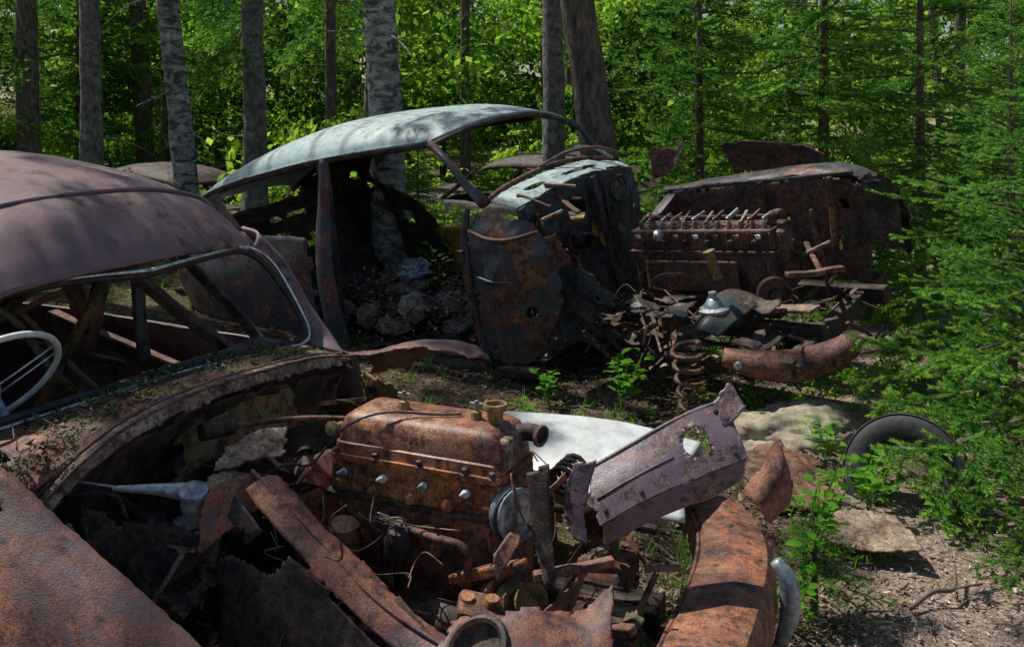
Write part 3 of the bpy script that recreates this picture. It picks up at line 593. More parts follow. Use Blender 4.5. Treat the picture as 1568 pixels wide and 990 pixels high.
tube('door_top_far',[(-1.75,.68,.51),(-1.2,.70,.53),(-.5,.68,.57),(0,.66,.62)],.025,m_yellow,B,8,20)
beam('sill_near',(-1.5,-.70,.03),(.3,-.68,.02),.08,.07,m_dark,B,.02)
sheet('floor_pan',[[(-3.2,-.68,.06),(.4,-.66,.08)],[(-3.2,.68,.06),(.4,.66,.08)]],m_dark,B,30,16,.03,rag=.05)
sheet('cowl_top',[[(0.0,-.64,1.0),(.02,-.4,1.04),(.06,0,1.07),(.03,.4,1.04),(0.0,.64,1.0)],[(.12,-.64,.98),(.14,-.4,1.02),(.18,0,1.055),(.14,.4,1.02),(.12,.64,.98)],[(.24,-.62,.94),(.25,-.4,.98),(.28,0,1.02),(.25,.4,.98),(.24,.62,.94)]],m_blueroof,B,60,26,.012,7,rag=.05,holes=((.55,.6,.12,.12),(.3,.5,.06,.12)))
tube('windshield_lower_frame',[(.02,-.64,1.0),(-.0,-.4,1.05),(.03,0,1.09),(.0,.4,1.06),(.02,.64,1.01)],.016,m_rust,B,8,24)
tube('wiper_rail',[(.02,-.1,1.10),(.1,.1,1.15),(.2,.3,1.14),(.28,.5,1.04)],.010,m_rust,B,8,16)
tube('windshield_gasket_loose',[(.0,.0,1.08),(-.05,.28,1.13),(-.02,.5,1.12),(.1,.6,1.02)],.010,m_alu,B,8,20)
fw=[(.22,-.62,.96),(.25,-.3,1.0),(.27,0,1.02),(.25,.3,1.0),(.22,.62,.96)]
sheet('firewall',[fw,[(.26,y,.75) for _,y,_ in fw],[(.27,y,.5) for _,y,_ in fw],[(.38,y,.2) for _,y,_ in fw]],m_teal,B,70,50,.014,6,rag=.015,holes=((.42,.24,.07,.1),(.62,.55,.05,.07),(.8,.2,.06,.08),(.3,.6,.06,.06)),rust_holes=.45)
beam('firewall_edge',(.31,.05,1.0),(.36,.08,.3),.05,.02,m_teal,B,.006)
tube('firewall_oval_rim',[(.275,.36+.09*math.cos(t),.86+.08*math.sin(t)) for t in[i*.25 for i in range(27)]],.009,m_teal,B,6)
tube('firewall_stamped_rib',[(.275,-.5,.9),(.285,-.45,.6),(.3,-.4,.4)],.012,m_teal,B,8,10)
tube('firewall_stamped_rib',[(.28,.2,.95),(.285,.2,.6),(.3,.2,.4)],.012,m_teal,B,8,10)
lathe('heater_spigot',[(.03,0),(.07,.0),(.07,.015),(.05,.02),(.05,.12),(.042,.12),(.042,.02),(0,.02)],(.27,-.18,.66),(1,-.15,0),m_teal,B,26)
for (a,b,mt) in [((.25,-.25,.95),(.45,-.33,.86),m_rust),((.3,-.5,.86),(.42,-.44,.90),m_litterpanel),((.2,-.3,1.03),(.36,-.2,.99),m_litterpanel),((.15,-.5,1.01),(.33,-.42,.92),m_rust)]:
    beam('firewall_bracket',a,b,.035,.018,mt,B)
cs=[[(-.06,-.66,.96),(.1,-.66,.95),(.25,-.64,.93),(.34,-.60,.90)],
    [(-.07,-.73,.84),(.1,-.74,.82),(.3,-.71,.80),(.46,-.64,.77)],
    [(-.07,-.75,.72),(.1,-.77,.70),(.33,-.73,.66),(.52,-.66,.63)],
    [(-.07,-.76,.5),(.12,-.77,.47),(.33,-.73,.45),(.50,-.66,.47)],
    [(-.06,-.75,.28),(.1,-.75,.24),(.27,-.73,.22),(.42,-.68,.28)],
    [(-.04,-.72,.06),(.06,-.73,.04),(.18,-.72,.04),(.28,-.70,.1)]]
sheet('cowl_side_panel',cs,m_blue,B,70,80,.022,7,rag=.08,thick=.005,rust_holes=.38)
tube('side_panel_rib',[(-.02,-.77,.60),(.1,-.785,.575),(.22,-.76,.57),(.4,-.70,.56)],.010,m_blue,B,8,14)
tube('side_panel_top_lip',[(-.05,-.74,.86),(.1,-.765,.82),(.25,-.75,.81),(.42,-.69,.84)],.012,m_rust,B,8,14)
tube('door_hinge_post',[(-.08,-.7,.98),(-.10,-.74,.75),(-.10,-.755,.45),(-.07,-.73,.05)],.026,m_blue,B,10,20)
for z in(.72,.35): box('door_hinge',(-.11,-.77,z),(.05,.03,.07),m_teal,B,bev=.008)
sheet('torn_apron',[[(.3,-.6,.5),(.5,-.55,.45),(.62,-.5,.38)],[(.35,-.62,.35),(.55,-.58,.3),(.62,-.55,.22)]],m_dark,B,34,26,.03,9,rag=.25)
sheet('torn_apron',[[(.3,-.5,.62),(.42,-.45,.70)],[(.5,-.5,.38),(.66,-.45,.45)]],m_teal,B,30,24,.03,9,rag=.22)
sheet('torn_apron',[[(.28,-.62,.82),(.42,-.52,.80)],[(.36,-.62,.55),(.5,-.5,.58)]],m_rust,B,30,24,.03,9,rag=.2)
box('engine_block',(1.06,.02,.39),(.86,.26,.36),m_engB,B,bev=.015)
box('cylinder_head',(1.06,.02,.635),(.88,.24,.12),m_engB,B,bev=.012)
box('head_gasket_rail',(1.06,.02,.572),(.9,.28,.02),m_engB,B,bev=.004)
beam('rocker_shaft',(.66,0,.745),(1.46,0,.745),.02,.02,m_engB,B)
for i in range(12):
    x=.68+.07*i
    beam('rocker_arm',(x+U(-.01,.01),-.065,.735+U(-.01,.01)),(x+U(-.01,.01),.055,.762+U(-.012,.012)),.016,.024,[m_litterpanel,m_engB,m_alu][i%3],B,.004)
    lathe('valve_spring',[(.013,0),(.016,.008),(.012,.013),(.016,.018),(.012,.023),(.016,.028),(.012,.033),(.014,.04),(0,.045)],(x,-.06,.695),(0,0,1),m_litterpanel,B,12)
    if i%3==0: box('rocker_pedestal',(x+.035,0,.72),(.025,.05,.05),m_alu,B,bev=.006)
    if i%2==0: lathe('pushrod_boss',[(.020,0),(.020,.012),(.014,.018),(0,.018)],(x+.02,-.10,.625),(0,-1,0),m_dark,B,12)
for i in range(7):
    x=.68+.125*i
    lathe('spark_plug',[(0,.045),(.005,.043),(.007,.018),(.012,.016),(.012,0)],(x,-.10,.655),(0,-1,.5),[m_white,m_rust,m_copper][i%3],B,10)
    lathe('core_plug',[(0,.004),(.022,.006),(.028,.012),(.03,0)],(x,-.112,.42),(0,-1,0),m_dark,B,18)
    beam('head_stiff_rib',(x+.06,-.103,.68),(x+.06,-.103,.59),.012,.012,m_engB,B,.004)
tube('carb_stub',[(.82,-.13,.66),(.86,-.18,.69)],[.025,.03],m_alu,B,12)
sheet('side_cover',[[(.72,-.135,.53),(1.3,-.135,.53)],[(.72,-.145,.36),(1.3,-.145,.36)]],m_engB,B,30,14,.004,thick=.01)
beam('block_rib',(.66,-.12,.32),(1.48,-.12,.32),.04,.03,m_engB,B)
def pulB(nm,c,ax,r,mat): lathe(nm,[(0,.02),(r*.3,.02),(r*.35,0),(r*.8,0),(r,.01),(r,.016),(r*.84,.028),(r,.04),(r,.046),(r*.8,.05),(r*.75,.035),(r*.35,.035),(r*.3,.07),(0,.07)],c,ax,mat,B,28)
pulB('fan_pulley',(1.50,-.02,.48),(1,-.8,0),.11,m_dark);pulB('crank_pulley',(1.50,-.18,.38),(1,-1.2,0),.09,m_engB)
box('water_pump',(1.5,0,.58),(.1,.12,.2),m_engB,B,bev=.03)
tube('thermostat_outlet',[(1.44,.02,.68),(1.48,.02,.75),(1.53,.0,.76)],.026,m_engB,B,12,8)
for (a,b,w,h,mt) in [((1.55,.1,.5),(1.7,.18,.56),.03,.02,m_litterpanel),((1.6,-.2,.48),(1.8,.05,.45),.05,.03,m_rust),((1.55,.2,.55),(1.7,-.0,.44),.03,.015,m_rust),((.55,-.25,.22),(1.8,-.3,.22),.08,.09,m_dark),((.55,.35,.25),(1.9,.35,.22),.08,.09,m_dark),((1.75,-.65,.16),(1.75,.65,.22),.08,.09,m_dark),((1.2,-.6,.28),(1.5,-.15,.30),.1,.06,m_teal),((1.6,.3,.2),(1.55,.32,.7),.03,.02,m_rust),((1.5,-.3,.34),(1.8,-.35,.36),.10,.02,m_litterpanel)]:
    beam('front_frame_member',a,b,w,h,mt,B,.008)
sheet('suspension_upper_arm',[[(1.15,-.25,.36),(1.3,-.2,.40),(1.5,-.25,.36)],[(1.2,-.42,.34),(1.32,-.42,.40),(1.45,-.42,.34)],[(1.22,-.6,.28),(1.29,-.62,.32),(1.38,-.6,.28)]],m_teal,B,24,24,.008,6)
lathe('shock_tower',[(.085,0),(.085,.015),(.055,.025),(.035,.06),(.02,.07),(.02,.10),(0,.10)],(1.30,-.45,.36),(0,0,1),m_alu,B,22)
lathe('shock_absorber',[(.02,0),(.024,.0),(.026,.13),(.032,.14),(.032,.155),(.0,.16)],(1.33,-.42,.52),(-.15,-.1,1),m_green,B,18)
tube('coil_spring',[(1.26+.07*math.cos(t),-.72+.07*math.sin(t),.28-.40*t/(2*math.pi*6)) for t in[i*2*math.pi/16 for i in range(97)]],.0125,m_rust,B,8)
lathe('spring_pan',[(0,0),(.09,0),(.10,.02),(.09,.03),(0,.03)],(1.26,-.72,-.14),(0,0,1),m_dark,B,20)
tube('front_bumper_tube',[(1.45,-.70,.22),(1.60,-.64,.17),(1.75,-.56,.15),(1.88,-.46,.17),(1.97,-.38,.21)],[.05,.08,.088,.082,.065],m_rust,B,20,24,flat=(1,.85))
lathe('bumper_bolt',[(0,.02),(.016,.016),(.02,0)],(1.55,-.745,.20),(-.2,-1,.1),m_chrome,B,12)
ff=[[(.45,.50,.78),(.9,.50,.825),(1.4,.50,.86),(1.68,.50,.85),(1.80,.50,.80)],
    [(.45,.56,.80),(.9,.57,.85),(1.4,.58,.885),(1.68,.58,.875),(1.86,.56,.80)],
    [(.45,.66,.78),(.9,.70,.83),(1.4,.74,.87),(1.70,.74,.85),(1.90,.68,.74)],
    [(.45,.74,.68),(.9,.84,.68),(1.4,.88,.70),(1.72,.88,.66),(1.93,.76,.55)],
    [(.45,.74,.3),(.9,.86,.45),(1.4,.9,.55),(1.72,.9,.4),(1.92,.78,.3)]]
sheet('front_fender_far',ff,m_blue,B,60,40,.012,4,rag=.02,thick=.008)
sheet('inner_valance_far',[ff[0],[(x,y-.01,z-.22) for x,y,z in ff[0]],[(x,y-.03,z-.42) for x,y,z in ff[0]],[(x,y-.06,z-.6) for x,y,z in ff[0]]],m_engB,B,60,40,.014,5,rag=.04,rust_holes=.5)
sheet('nose_valance',[[(1.76,.48,.86),(1.86,.6,.86),(1.93,.7,.74)],[(1.74,.46,.66),(1.85,.56,.6),(1.93,.66,.55)],[(1.72,.42,.45),(1.84,.5,.42),(1.92,.6,.36)]],m_dark,B,40,40,.02,6,rag=.14)
beam('hood_lip_bar',(.5,.52,.79),(1.75,.49,.872),.02,.025,m_teal,B,.006)
sheet('hood_remnant',[[(.75,.85,1.05),(1.0,.85,1.03),(1.3,.85,.99),(1.48,.8,.93)],[(.8,.9,.82),(1.0,.9,.82),(1.3,.9,.84),(1.4,.85,.84)]],m_dark,B,40,16,.008,5,rag=.05)
sheet('hinge_scrap',[[(.42,.50,1.06),(.47,.54,1.10),(.56,.60,1.05),(.66,.66,1.13)],[(.44,.50,.86),(.50,.52,.88),(.58,.56,.92),(.6,.6,1.0)]],m_rust,B,40,26,.016,9,rag=.14)
beam('valance_stiffener',(1.2,.46,.84),(1.2,.45,.5),.05,.02,m_rust,B);beam('valance_stiffener',(1.62,.46,.86),(1.62,.42,.4),.04,.03,m_rust,B)
beam('valance_stiffener',(.6,.46,.78),(.55,.3,.68),.08,.03,m_teal,B)
random.seed(21)
for i in range(90):
    x=U(.35,1.9);y=U(-.62,.4);z=U(.02,.38)
    if .6<x<1.5 and -.18<y<.2: y=-.3-.3*R()
    d=V3((U(-1,1),U(-1,1),U(-.6,.6))).normalized()*U(.04,.11);p=V3((x,y,z))
    beam('scrap_stay',p-d,p+d,U(.010,.03),U(.005,.016),[m_rust,m_dark,m_dark,m_teal,m_engB,m_litterpanel][i%6],B,.002,U(0,3))
for i in range(24):
    x=U(.4,1.8);y=U(-.6,-.25);z=U(.05,.4);s=U(.05,.12)
    sheet('scrap_plate',[[(x-s,y-s,z+U(-.06,.06)),(x+s,y-s,z+U(-.06,.06))],[(x-s,y+s,z+U(-.06,.06)),(x+s,y+s,z+U(-.06,.06))]],[m_rust,m_dark,m_teal,m_dark][i%4],B,20,20,.04,9,rag=.28,seed=i)
for i in range(22):
    P=[(U(.35,1.8),U(-.55,.0),U(.25,.5))]
    for k in range(4): P.append((P[-1][0]+U(-.12,.12),P[-1][1]+U(-.1,.1),P[-1][2]+U(-.12,.04)))
    tube('loose_wire',P,U(.002,.004),[m_rubber,m_rust,m_dark][i%3],B,5,22)
def lump(name,c,r,mat,par,sub=3,amp=.35,f=2.):
    bm=bmesh.new();bmesh.ops.create_icosphere(bm,subdivisions=sub,radius=1)
    s=U(0,50)
    for v in bm.verts:
        n=v.co.normalized();k=1+amp*noise.noise(n*f+V3((s,0,0)))+amp*.4*noise.noise(n*f*4+V3((s,0,0)))
        v.co=V3((n.x*r[0]*k,n.y*r[1]*k,n.z*r[2]*k))+V3(c)
    me=bpy.data.meshes.new(name);bm.to_mesh(me);bm.free();me.materials.append(mat)
    me.polygons.foreach_set('use_smooth',[sub>3]*len(me.polygons))
    o=bpy.data.objects.new(name,me);col.objects.link(o);o.parent=par;return o
for i in range(40):
    lump('cabin_rubble',(U(-2.0,-.4),U(-.6,.55),U(.08,.30)),(U(.05,.16),U(.05,.16),U(.03,.1)),[m_dark,m_rock,m_litterpanel,m_teal][i%4],B,3)
lump('cabin_rag',(-1.25,-.1,.42),(.12,.1,.07),m_alu,B,4,.6)
vs=[];fs=[]
for i in range(5500): leafquad(vs,fs,V3((U(-2.1,.3),U(-.65,.6),U(.08,.36))),U(.015,.045),.6,.8)
mkobj('cabin_leaf_debris',vs,fs,m_litter,B,False)
# ------------------------------------------------------------ distant cars
def far_car(name,x,y,yaw,mat,sink=.05):
    Cc=empty(name,Matrix.Translation((x,y,gz(x,y)-sink))@Matrix.Rotation(yaw,4,'Z'))
    sheet('roof',[section(w,zc,zr,X) for X,zc,zr,w in((.6,1.25,1.2,.5),(.3,1.42,1.3,.57),(-.4,1.5,1.32,.6),(-1.1,1.42,1.25,.58),(-1.7,1.15,1.0,.5),(-2.1,.8,.75,.45))],mat,Cc,24,24,.01)
    for s in(-1,1):
        sheet('side',[[(-2.2,.5*s,.8),(-1,.7*s,.85),(.9,.68*s,.88),(2.0,.6*s,.8)],[(-2.3,.6*s,.5),(-1,.78*s,.5),(.9,.76*s,.5),(2.1,.65*s,.5)],[(-2.1,.6*s,.15),(-1,.74*s,.15),(.9,.74*s,.15),(2.1,.6*s,.2)]],mat,Cc,30,12,.02,3)
        beam('a_pillar',(.6,.5*s,1.22),(1.0,.66*s,.88),.05,.05,mat,Cc);beam('b_pillar',(-.3,.58*s,1.3),(-.35,.7*s,.85),.04,.08,mat,Cc)
        for wx in(1.3,-1.2): lathe('wheel',[(0,-.06),(.3,-.06),(.33,-.02),(.33,.06),(.3,.1),(.15,.1),(.14,.05),(0,.05)],(wx,.7*s,.3),(0,s,0),m_rubber,Cc,24)
    sheet('hood',[[(.95,-.66,.88),(1.5,-.6,.9),(2.1,-.5,.75)],[(.95,0,.98),(1.5,0,1.0),(2.2,0,.82)],[(.95,.66,.88),(1.5,.6,.9),(2.1,.5,.75)]],mat,Cc,20,20,.01)
far_car('rusty_car_wreck.002',-4.5,13.4,-.6,m_dark,.6)
far_car('rusty_car_wreck.003',.3,12.4,2.5,m_dark,.4)
# ------------------------------------------------------------ misc near
T=empty('car_tire',Matrix.Translation((1.58,3.92,.11))@Euler((1.15,0,-.55)).to_matrix().to_4x4()@Matrix.Scale(.78,4))
prof=[(.17,-.05),(.2,-.075),(.27,-.08),(.30,-.065)]
for k in range(5):
    h=-.055+.0275*k;prof+=[(.31,h-.009),(.31,h+.007),(.303,h+.009),(.303,h+.016)]
prof+=[(.30,.065),(.27,.08),(.2,.075),(.17,.05),(.16,0),(.17,-.05)]
lathe('tire_carcass',prof,(0,0,0),(0,0,1),m_rubber,T,48)
e=empty('rusty_metal_plate',Matrix.Translation((1.26,3.5,.05)))
sheet('plate',[[(-.15,.12,.03),(0,.14,.05),(.18,.12,.03)],[(-.14,0,.0),(0,0,.02),(.17,-.02,.03)],[(-.12,-.11,.02),(0,-.11,0),(.15,-.15,.02)]],m_litterpanel,e,40,34,.006,6,rag=.05,thick=.005)
e=empty('rusty_metal_plate.001',Matrix.Translation((1.12,3.95,.04)))
sheet('plate',[[(-.2,.2,.10),(0,.22,.12),(.2,.18,.05)],[(-.2,0,.08),(0,0,.06),(.16,-.05,.03)],[(-.15,-.2,.0),(0,-.2,0),(.12,-.2,.0)]],m_rust,e,40,34,.015,6,rag=.1,thick=.006)
e=empty('mossy_rock');lump('stone',(1.33,4.55,.06),(.3,.24,.14),m_rock,e,5,.25,1.6);lump('stone_small',(1.10,4.3,.03),(.15,.13,.08),m_rock,e,5,.25)
e=empty('fallen_branch');tube('stick',[(1.24,3.05,.03),(1.34,3.12,.05),(1.42,3.15,.045),(1.50,3.32,.04)],[.006,.008,.008,.005],m_twig,e,7,16);tube('stick_fork',[(1.42,3.15,.045),(1.47,3.14,.06),(1.52,3.17,.05)],.004,m_twig,e,6,8)
# ------------------------------------------------------------ vegetation
def leafshape(vs,fs,p,d,n,l,w):
    d=d.normalized();s=d.cross(n).normalized();n=s.cross(d)
    k=len(vs)
    vs+=[p,p+d*l*.35+s*w*.5+n*w*.15,p+d*l*.35-s*w*.5+n*w*.15,p+d*l*.75+s*w*.35+n*w*.05,p+d*l*.75-s*w*.35+n*w*.05,p+d*l-n*l*.12,p+d*l*.35,p+d*l*.75]
    fs+=[[k,k+1,k+6],[k,k+6,k+2],[k+1,k+3,k+7,k+6],[k+6,k+7,k+4,k+2],[k+3,k+5,k+7],[k+7,k+5,k+4]]
def rv(): 
    while 1:
        v=V3((U(-1,1),U(-1,1),U(-1,1)))
        if .05<v.length<1: return v
def clump_mesh(name,rad,n,ls,mat,seed,flat=.7):
    random.seed(seed);vs=[];fs=[]
    subs=[V3(rv())*rad for i in range(max(6,n//28))]
    for i in range(n):
        c=subs[i%len(subs)];p=c+V3((random.gauss(0,1),random.gauss(0,1),random.gauss(0,.6)))*rad*.14
        p.z*=flat
        d=rv().normalized();d.z-=.2;nn=V3((U(-.8,.8),U(-.8,.8),1)).normalized();s=d.cross(nn).normalized();l=ls*U(.6,1.3);k=len(vs)
        d.normalize()
        vs+=[p,p+d*l*.5+s*l*.32,p+d*l,p+d*l*.5-s*l*.32];fs+=[[k,k+1,k+2,k+3]]
    me=bpy.data.meshes.new(name);me.from_pydata([tuple(v) for v in vs],[],fs);me.materials.append(mat);return me
big=[clump_mesh('leaf_mass',1.,1000,.12,m_leaf,100+i) for i in range(3)]
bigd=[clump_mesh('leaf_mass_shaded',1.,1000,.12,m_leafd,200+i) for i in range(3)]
sml=[clump_mesh('leaf_spray',.35,300,.055,m_leaf,300+i) for i in range(3)]
def inst(me,par,p,s,name=None,rot=None):
    o=bpy.data.objects.new(name or me.name,me);col.objects.link(o);o.parent=par
    o.location=p;o.scale=(s,s,s) if isinstance(s,(int,float)) else s
    o.rotation_euler=rot if rot else (U(-.4,.4),U(-.4,.4),U(0,6.28));return o
def branch_mesh(seed,N,sp,kk,nl,nw,sub,l0,zj):
    random.seed(seed);vs=[];fs=[];tip=[];mi=[]
    def needles(a,b,t0):
        d=(b-a);Ln=d.length;d.normalize();n=int(Ln/sp)+1
        up=V3((0,0,1));s=d.cross(up).normalized();q=s.cross(d)
        for i in range(n):
            p=a+d*Ln*(i/n)
            for k in range(kk):
                th=U(-.6,3.74);e=(s*math.cos(th)+q*math.sin(th)*.8)
                nd=(d*.7+e*.85).normalized();l=U(*nl);w=nd.cross(V3((U(-1,1),U(-1,1),U(-1,1)))).normalized()*nw
                j=len(vs);vs.extend([p-w,p+w,p+nd*l]);fs.append([j,j+1,j+2]);tip.append(min(1,t0*.4+.6*(i/n)**1.2));mi.append(0)
    def stem(P,r0,r1):
        for i in range(len(P)-1):
            a,b=P[i],P[i+1];ra=r0+(r1-r0)*i/len(P);rb=r0+(r1-r0)*(i+1)/len(P);j=len(vs)
            for pp,r in((a,ra),(b,rb)):
                for k in range(3): vs.append(pp+V3((0,math.cos(k*2.09)*r,math.sin(k*2.09)*r)))
            for k in range(3): fs.append([j+k,j+(k+1)%3,j+3+(k+1)%3,j+3+k]);tip.append(0);mi.append(1)
    def main(t): return V3((t,.04*math.sin(t*5+seed),-.16*t*t+.12*t**4))
    P=[main(i/10) for i in range(11)];stem(P,.008,.002)
    for i in range(4,10): needles(P[i],P[i+1],.6)
    for k in range(N):
        t=.12+.86*k/N;s=1 if k%2 else -1
        l=(l0*(1-t)**.8+.09)*U(.7,1.2);a=U(.7,1.0)
        d=V3((math.cos(a),s*math.sin(a),U(-zj-.05,zj))).normalized();p=main(t)
        e=p+d*l;stem([p,e],.003,.001);needles(p+d*l*.06,e,t)
        m=int(l/sub)
        for j in range(1,m+1):
            u=j/(m+1);pp=p+d*l*u;s2=1 if j%2 else -1;an=.8*s2
            dd=V3((d.x*math.cos(an)-d.y*math.sin(an),d.x*math.sin(an)+d.y*math.cos(an),d.z+U(-.15,.1))).normalized()
            ll=max(.05,l*.42*(1-u*.5))*U(.7,1.2);needles(pp,pp+dd*ll,t)
    me=bpy.data.meshes.new('spruce_branch');me.from_pydata([tuple(v) for v in vs],[],fs);me.materials.append(m_needle);me.materials.append(m_twig)
    me.polygons.foreach_set('material_index',mi)
    at=me.attributes.new('tip','FLOAT','FACE');at.data.foreach_set('value',tip);return me
BR=[branch_mesh(i,16,.012,3,(.024,.038),.0048,.08,.33,.2) for i in range(3)]
BN=[branch_mesh(10+i,12,.0062,5,(.020,.030),.0033,.10,.24,.3) for i in range(4)]
def spruce(name,x,y,h,bl,seed=0,nb=5,step=.15,zmin=.06,lean=(0,0),droop=.25,near=False):
    random.seed(500+seed);S=BN if near else BR
    e=empty(name,Matrix.Translation((x,y,gz(x,y))))
    tube('trunk',[(0,0,-.05),(lean[0]*.5,lean[1]*.5,h*.5),(lean[0],lean[1],h)],[.012+h*.011,.008+h*.006,.003],m_spruceb,e,8,12)
    z=zmin*h+.03;a0=0
    while z<h*.985:
        t=z/h;l=bl*(1-t)**.75*(1 if t>.15 else .8)+.06
        for k in range(nb):
            a=a0+6.283*k/nb+U(-.3,.3);s=l*U(.55,1.15)
            pitch=droop*(1-t)-.55*t**2+U(-.25,.22)
            inst(random.choice(S),e,(lean[0]*t,lean[1]*t,z+U(-.06,.06)),(s,s*U(.8,1.1),s),None,(U(-.5,.5),pitch,a))
        a0+=.5;z+=step*U(.8,1.2)*(1-.35*t)*max(.5,h/2.2)**.6
    inst(S[0],e,(lean[0],lean[1],h-.05),.16,None,(0,-1.5,0))
    return e
spruce('young_spruce_tree',2.10,3.95,2.0,1.12,seed=1,lean=(.08,0),step=.16,near=True,nb=6)
spruce('young_spruce_tree',1.90,3.4,.7,.45,seed=2,step=.09,near=True)
spruce('young_spruce_tree',2.7,5.3,2.3,1.25,seed=3,near=True,nb=6,step=.17)
spruce('young_spruce_tree',.92,2.98,.32,.24,seed=4,step=.06,near=True)
spruce('young_spruce_tree',.45,2.6,.34,.24,seed=5,step=.06,near=True)
spruce('spruce_tree',3.5,8.4,4.0,1.4,seed=6,zmin=.12)
spruce('spruce_tree',1.95,10.2,4.4,1.4,seed=7,zmin=.12)
spruce('spruce_tree',5.2,9.6,6.,1.8,seed=8,zmin=.1)
spruce('spruce_tree',4.2,13.2,7.,2.1,seed=9,zmin=.1)
spruce('spruce_tree',2.7,7.4,1.4,.7,seed=10)
spruce('spruce_tree',8.2,13.5,8,2.4,seed=11)
spruce('spruce_tree',-1.0,10.4,1.3,.6,seed=12)
spruce('spruce_tree',-7.5,17,7,2.2,seed=13)
sund=V3((-.44,.30,.85)).normalized()
def trunk(name,x,y,r,mat,h=13,lean=(0,0),seed=0,bend=0,drape=0):
    random.seed(900+seed);z0=gz(x,y)
    e=empty(name,Matrix.Translation((x,y,z0)))
    P=[];rr=[]
    for i in range(29):
        t=i/28;z=-.1+h*t
        P.append(V3((lean[0]*t*h/10+bend*math.sin(t*9)+.03*noise.noise(V3((z*.5,seed,0))),lean[1]*t*h/10,z)))
        rr.append(r*(1-.72*t)*(1+.5*math.exp(-z*3.0))*(1+.06*noise.noise(V3((z*2,seed,5)))))
    o=tube('trunk',P,rr,mat,e,18,110)
    for v in o.data.vertices: v.co+=noise.noise_vector(V3((v.co.x*12,v.co.y*12,v.co.z*5)))*r*.09
    for i in range(22):
        t=U(.12,.95);p=P[int(t*28)];a=U(0,6.28);l=U(.3,.9)if t<.4 else U(.8,2.2)
        d=V3((math.cos(a),math.sin(a),U(-.3,.3) if t<.4 else U(0,.5)))
        tube('limb',[p,p+d*l*.5+V3((0,0,U(-.05,.05))),p+d*l+V3((0,0,U(-.2,.1)))],[r*.14*(1-t)+.01,.008,.003],mat,e,6,8)
    for i in range(drape):
        a=U(0,6.28);inst(random.choice(BR),e,P[8]+V3((0,0,U(-1.3,.8))),U(.9,1.5),None,(U(-.3,.3),U(.5,1.0),a))
    return e
TR=[]
def tt(px,d,r,mat,name,**k):
    x=px*d
    e=trunk(name,x,d,r,mat,**k);TR.append(((x,d),e));return e
tt(-.495,13.5,.17,m_spruceb,'spruce_tree',seed=1,drape=6)
tt(-.429,12.5,.15,m_greyb,'birch_tree',seed=2,lean=(-.3,0),bend=.05)
tt(-.326,9.8,.125,m_birch,'birch_tree',seed=3,lean=(-1.0,0),bend=.03)
tt(-.261,11.5,.145,m_greyb,'pine_tree',seed=4,lean=(-.15,0),drape=8)
tt(-.185,14,.09,m_spruceb,'spruce_tree',seed=5,drape=4)
tt(-.1187,8.3,.155,m_birch,'birch_tree',seed=6,lean=(-.55,0))
tt(-.048,16,.09,m_spruceb,'spruce_tree',seed=7,drape=4)
tt(.044,10.6,.13,m_greyb,'pine_tree',seed=8,lean=(-.1,0))
tt(.1107,8.9,.18,m_spruceb,'pine_tree',seed=9,lean=(-1.5,0))
tt(-.563,9,.16,m_spruceb,'spruce_tree',seed=10);tt(.571,10,.2,m_spruceb,'spruce_tree',seed=11,drape=12)
random.seed(35)
# gaps shaped into the unseen crowns to let sun reach these places (x,y,z,radius)
lit=[(-1.5,2.95,1.4,.5),(-.7,2.75,.87,.25),(.15,3.0,.58,.45),(1.5,3.1,0,1.0),(-.6,6.7,1.6,.6),(-1.4,7.3,1.45,.45),(.5,6.1,1.1,.45),(2.0,3.9,1.,1.0),(-.12,2.4,.85,.3),(1.1,5.4,.8,.35),(1.9,5.9,1.,.4),(.6,2.5,.8,.2),(.6,2.7,.45,.35),(.6,4.6,0,.3),(2.7,5.4,1.4,1.0),(.0,5.6,.8,.2),(-1.3,2.0,.7,.12),(-.35,2.1,.6,.12)]
cnt=0
def near_tree(p): return min(TR,key=lambda q:(q[0][0]-p.x)**2+(q[0][1]-p.y)**2)[1]
for i in range(6000):
    gx=U(-5,4);gy=U(-.5,11);H=U(6.5,12);s=U(.28,.75)
    p=V3((gx,gy,.8))+sund*((H-.8)/sund.z)
    ok=True
    for a,b,c,r in lit:
        w_=p-V3((a,b,c));dd=(w_-sund*w_.dot(sund)).length
        if dd<r+s*.95: ok=False;break
    if not ok: continue
    e=near_tree(p)
    inst(random.choice(bigd),e,p-e.matrix_world.translation,s,'crown_dapple_leaves')
    cnt+=1
    if cnt>=120: break
# unseen leaf clumps added to break the sun over the roofs and the path into flecks
for (a,b,c,r,n) in [(-1.5,2.95,1.4,.75,13),(-.7,6.9,1.55,.9,9),(1.5,3.1,0,1.1,12),(-.5,2.6,.85,.45,5),(.15,3.0,.58,.4,3),(.4,6.0,1.1,.5,4),(-1.3,2.0,.6,.4,4)]:
    for k in range(n):
        p=V3((a+U(-r,r),b+U(-r,r),c));H=U(4.6,7.5);p=p+sund*((H-c)/sund.z);e=near_tree(p)
        inst(random.choice(bigd),e,p-e.matrix_world.translation,U(.10,.22),'crown_dapple_leaves')
random.seed(44)
bt=empty('distant_trees')
for i in range(85):
    d=U(15,48);x=U(-.75,.75)*d
    if abs(x/d)<.05 and R()<.5: continue
    r=U(.05,.15);h=U(7,11);z0=gz(x,d);ln=U(-.6,.6)
    tube('distant_trunk',[(x,d,z0-.1),(x+ln*.5,d,z0+h*.5),(x+ln,d,z0+h)],[r*1.2,r,r*.5],[m_spruceb,m_greyb,m_spruceb,m_birch][i%4],bt,8,8)
bf=empty('background_foliage')
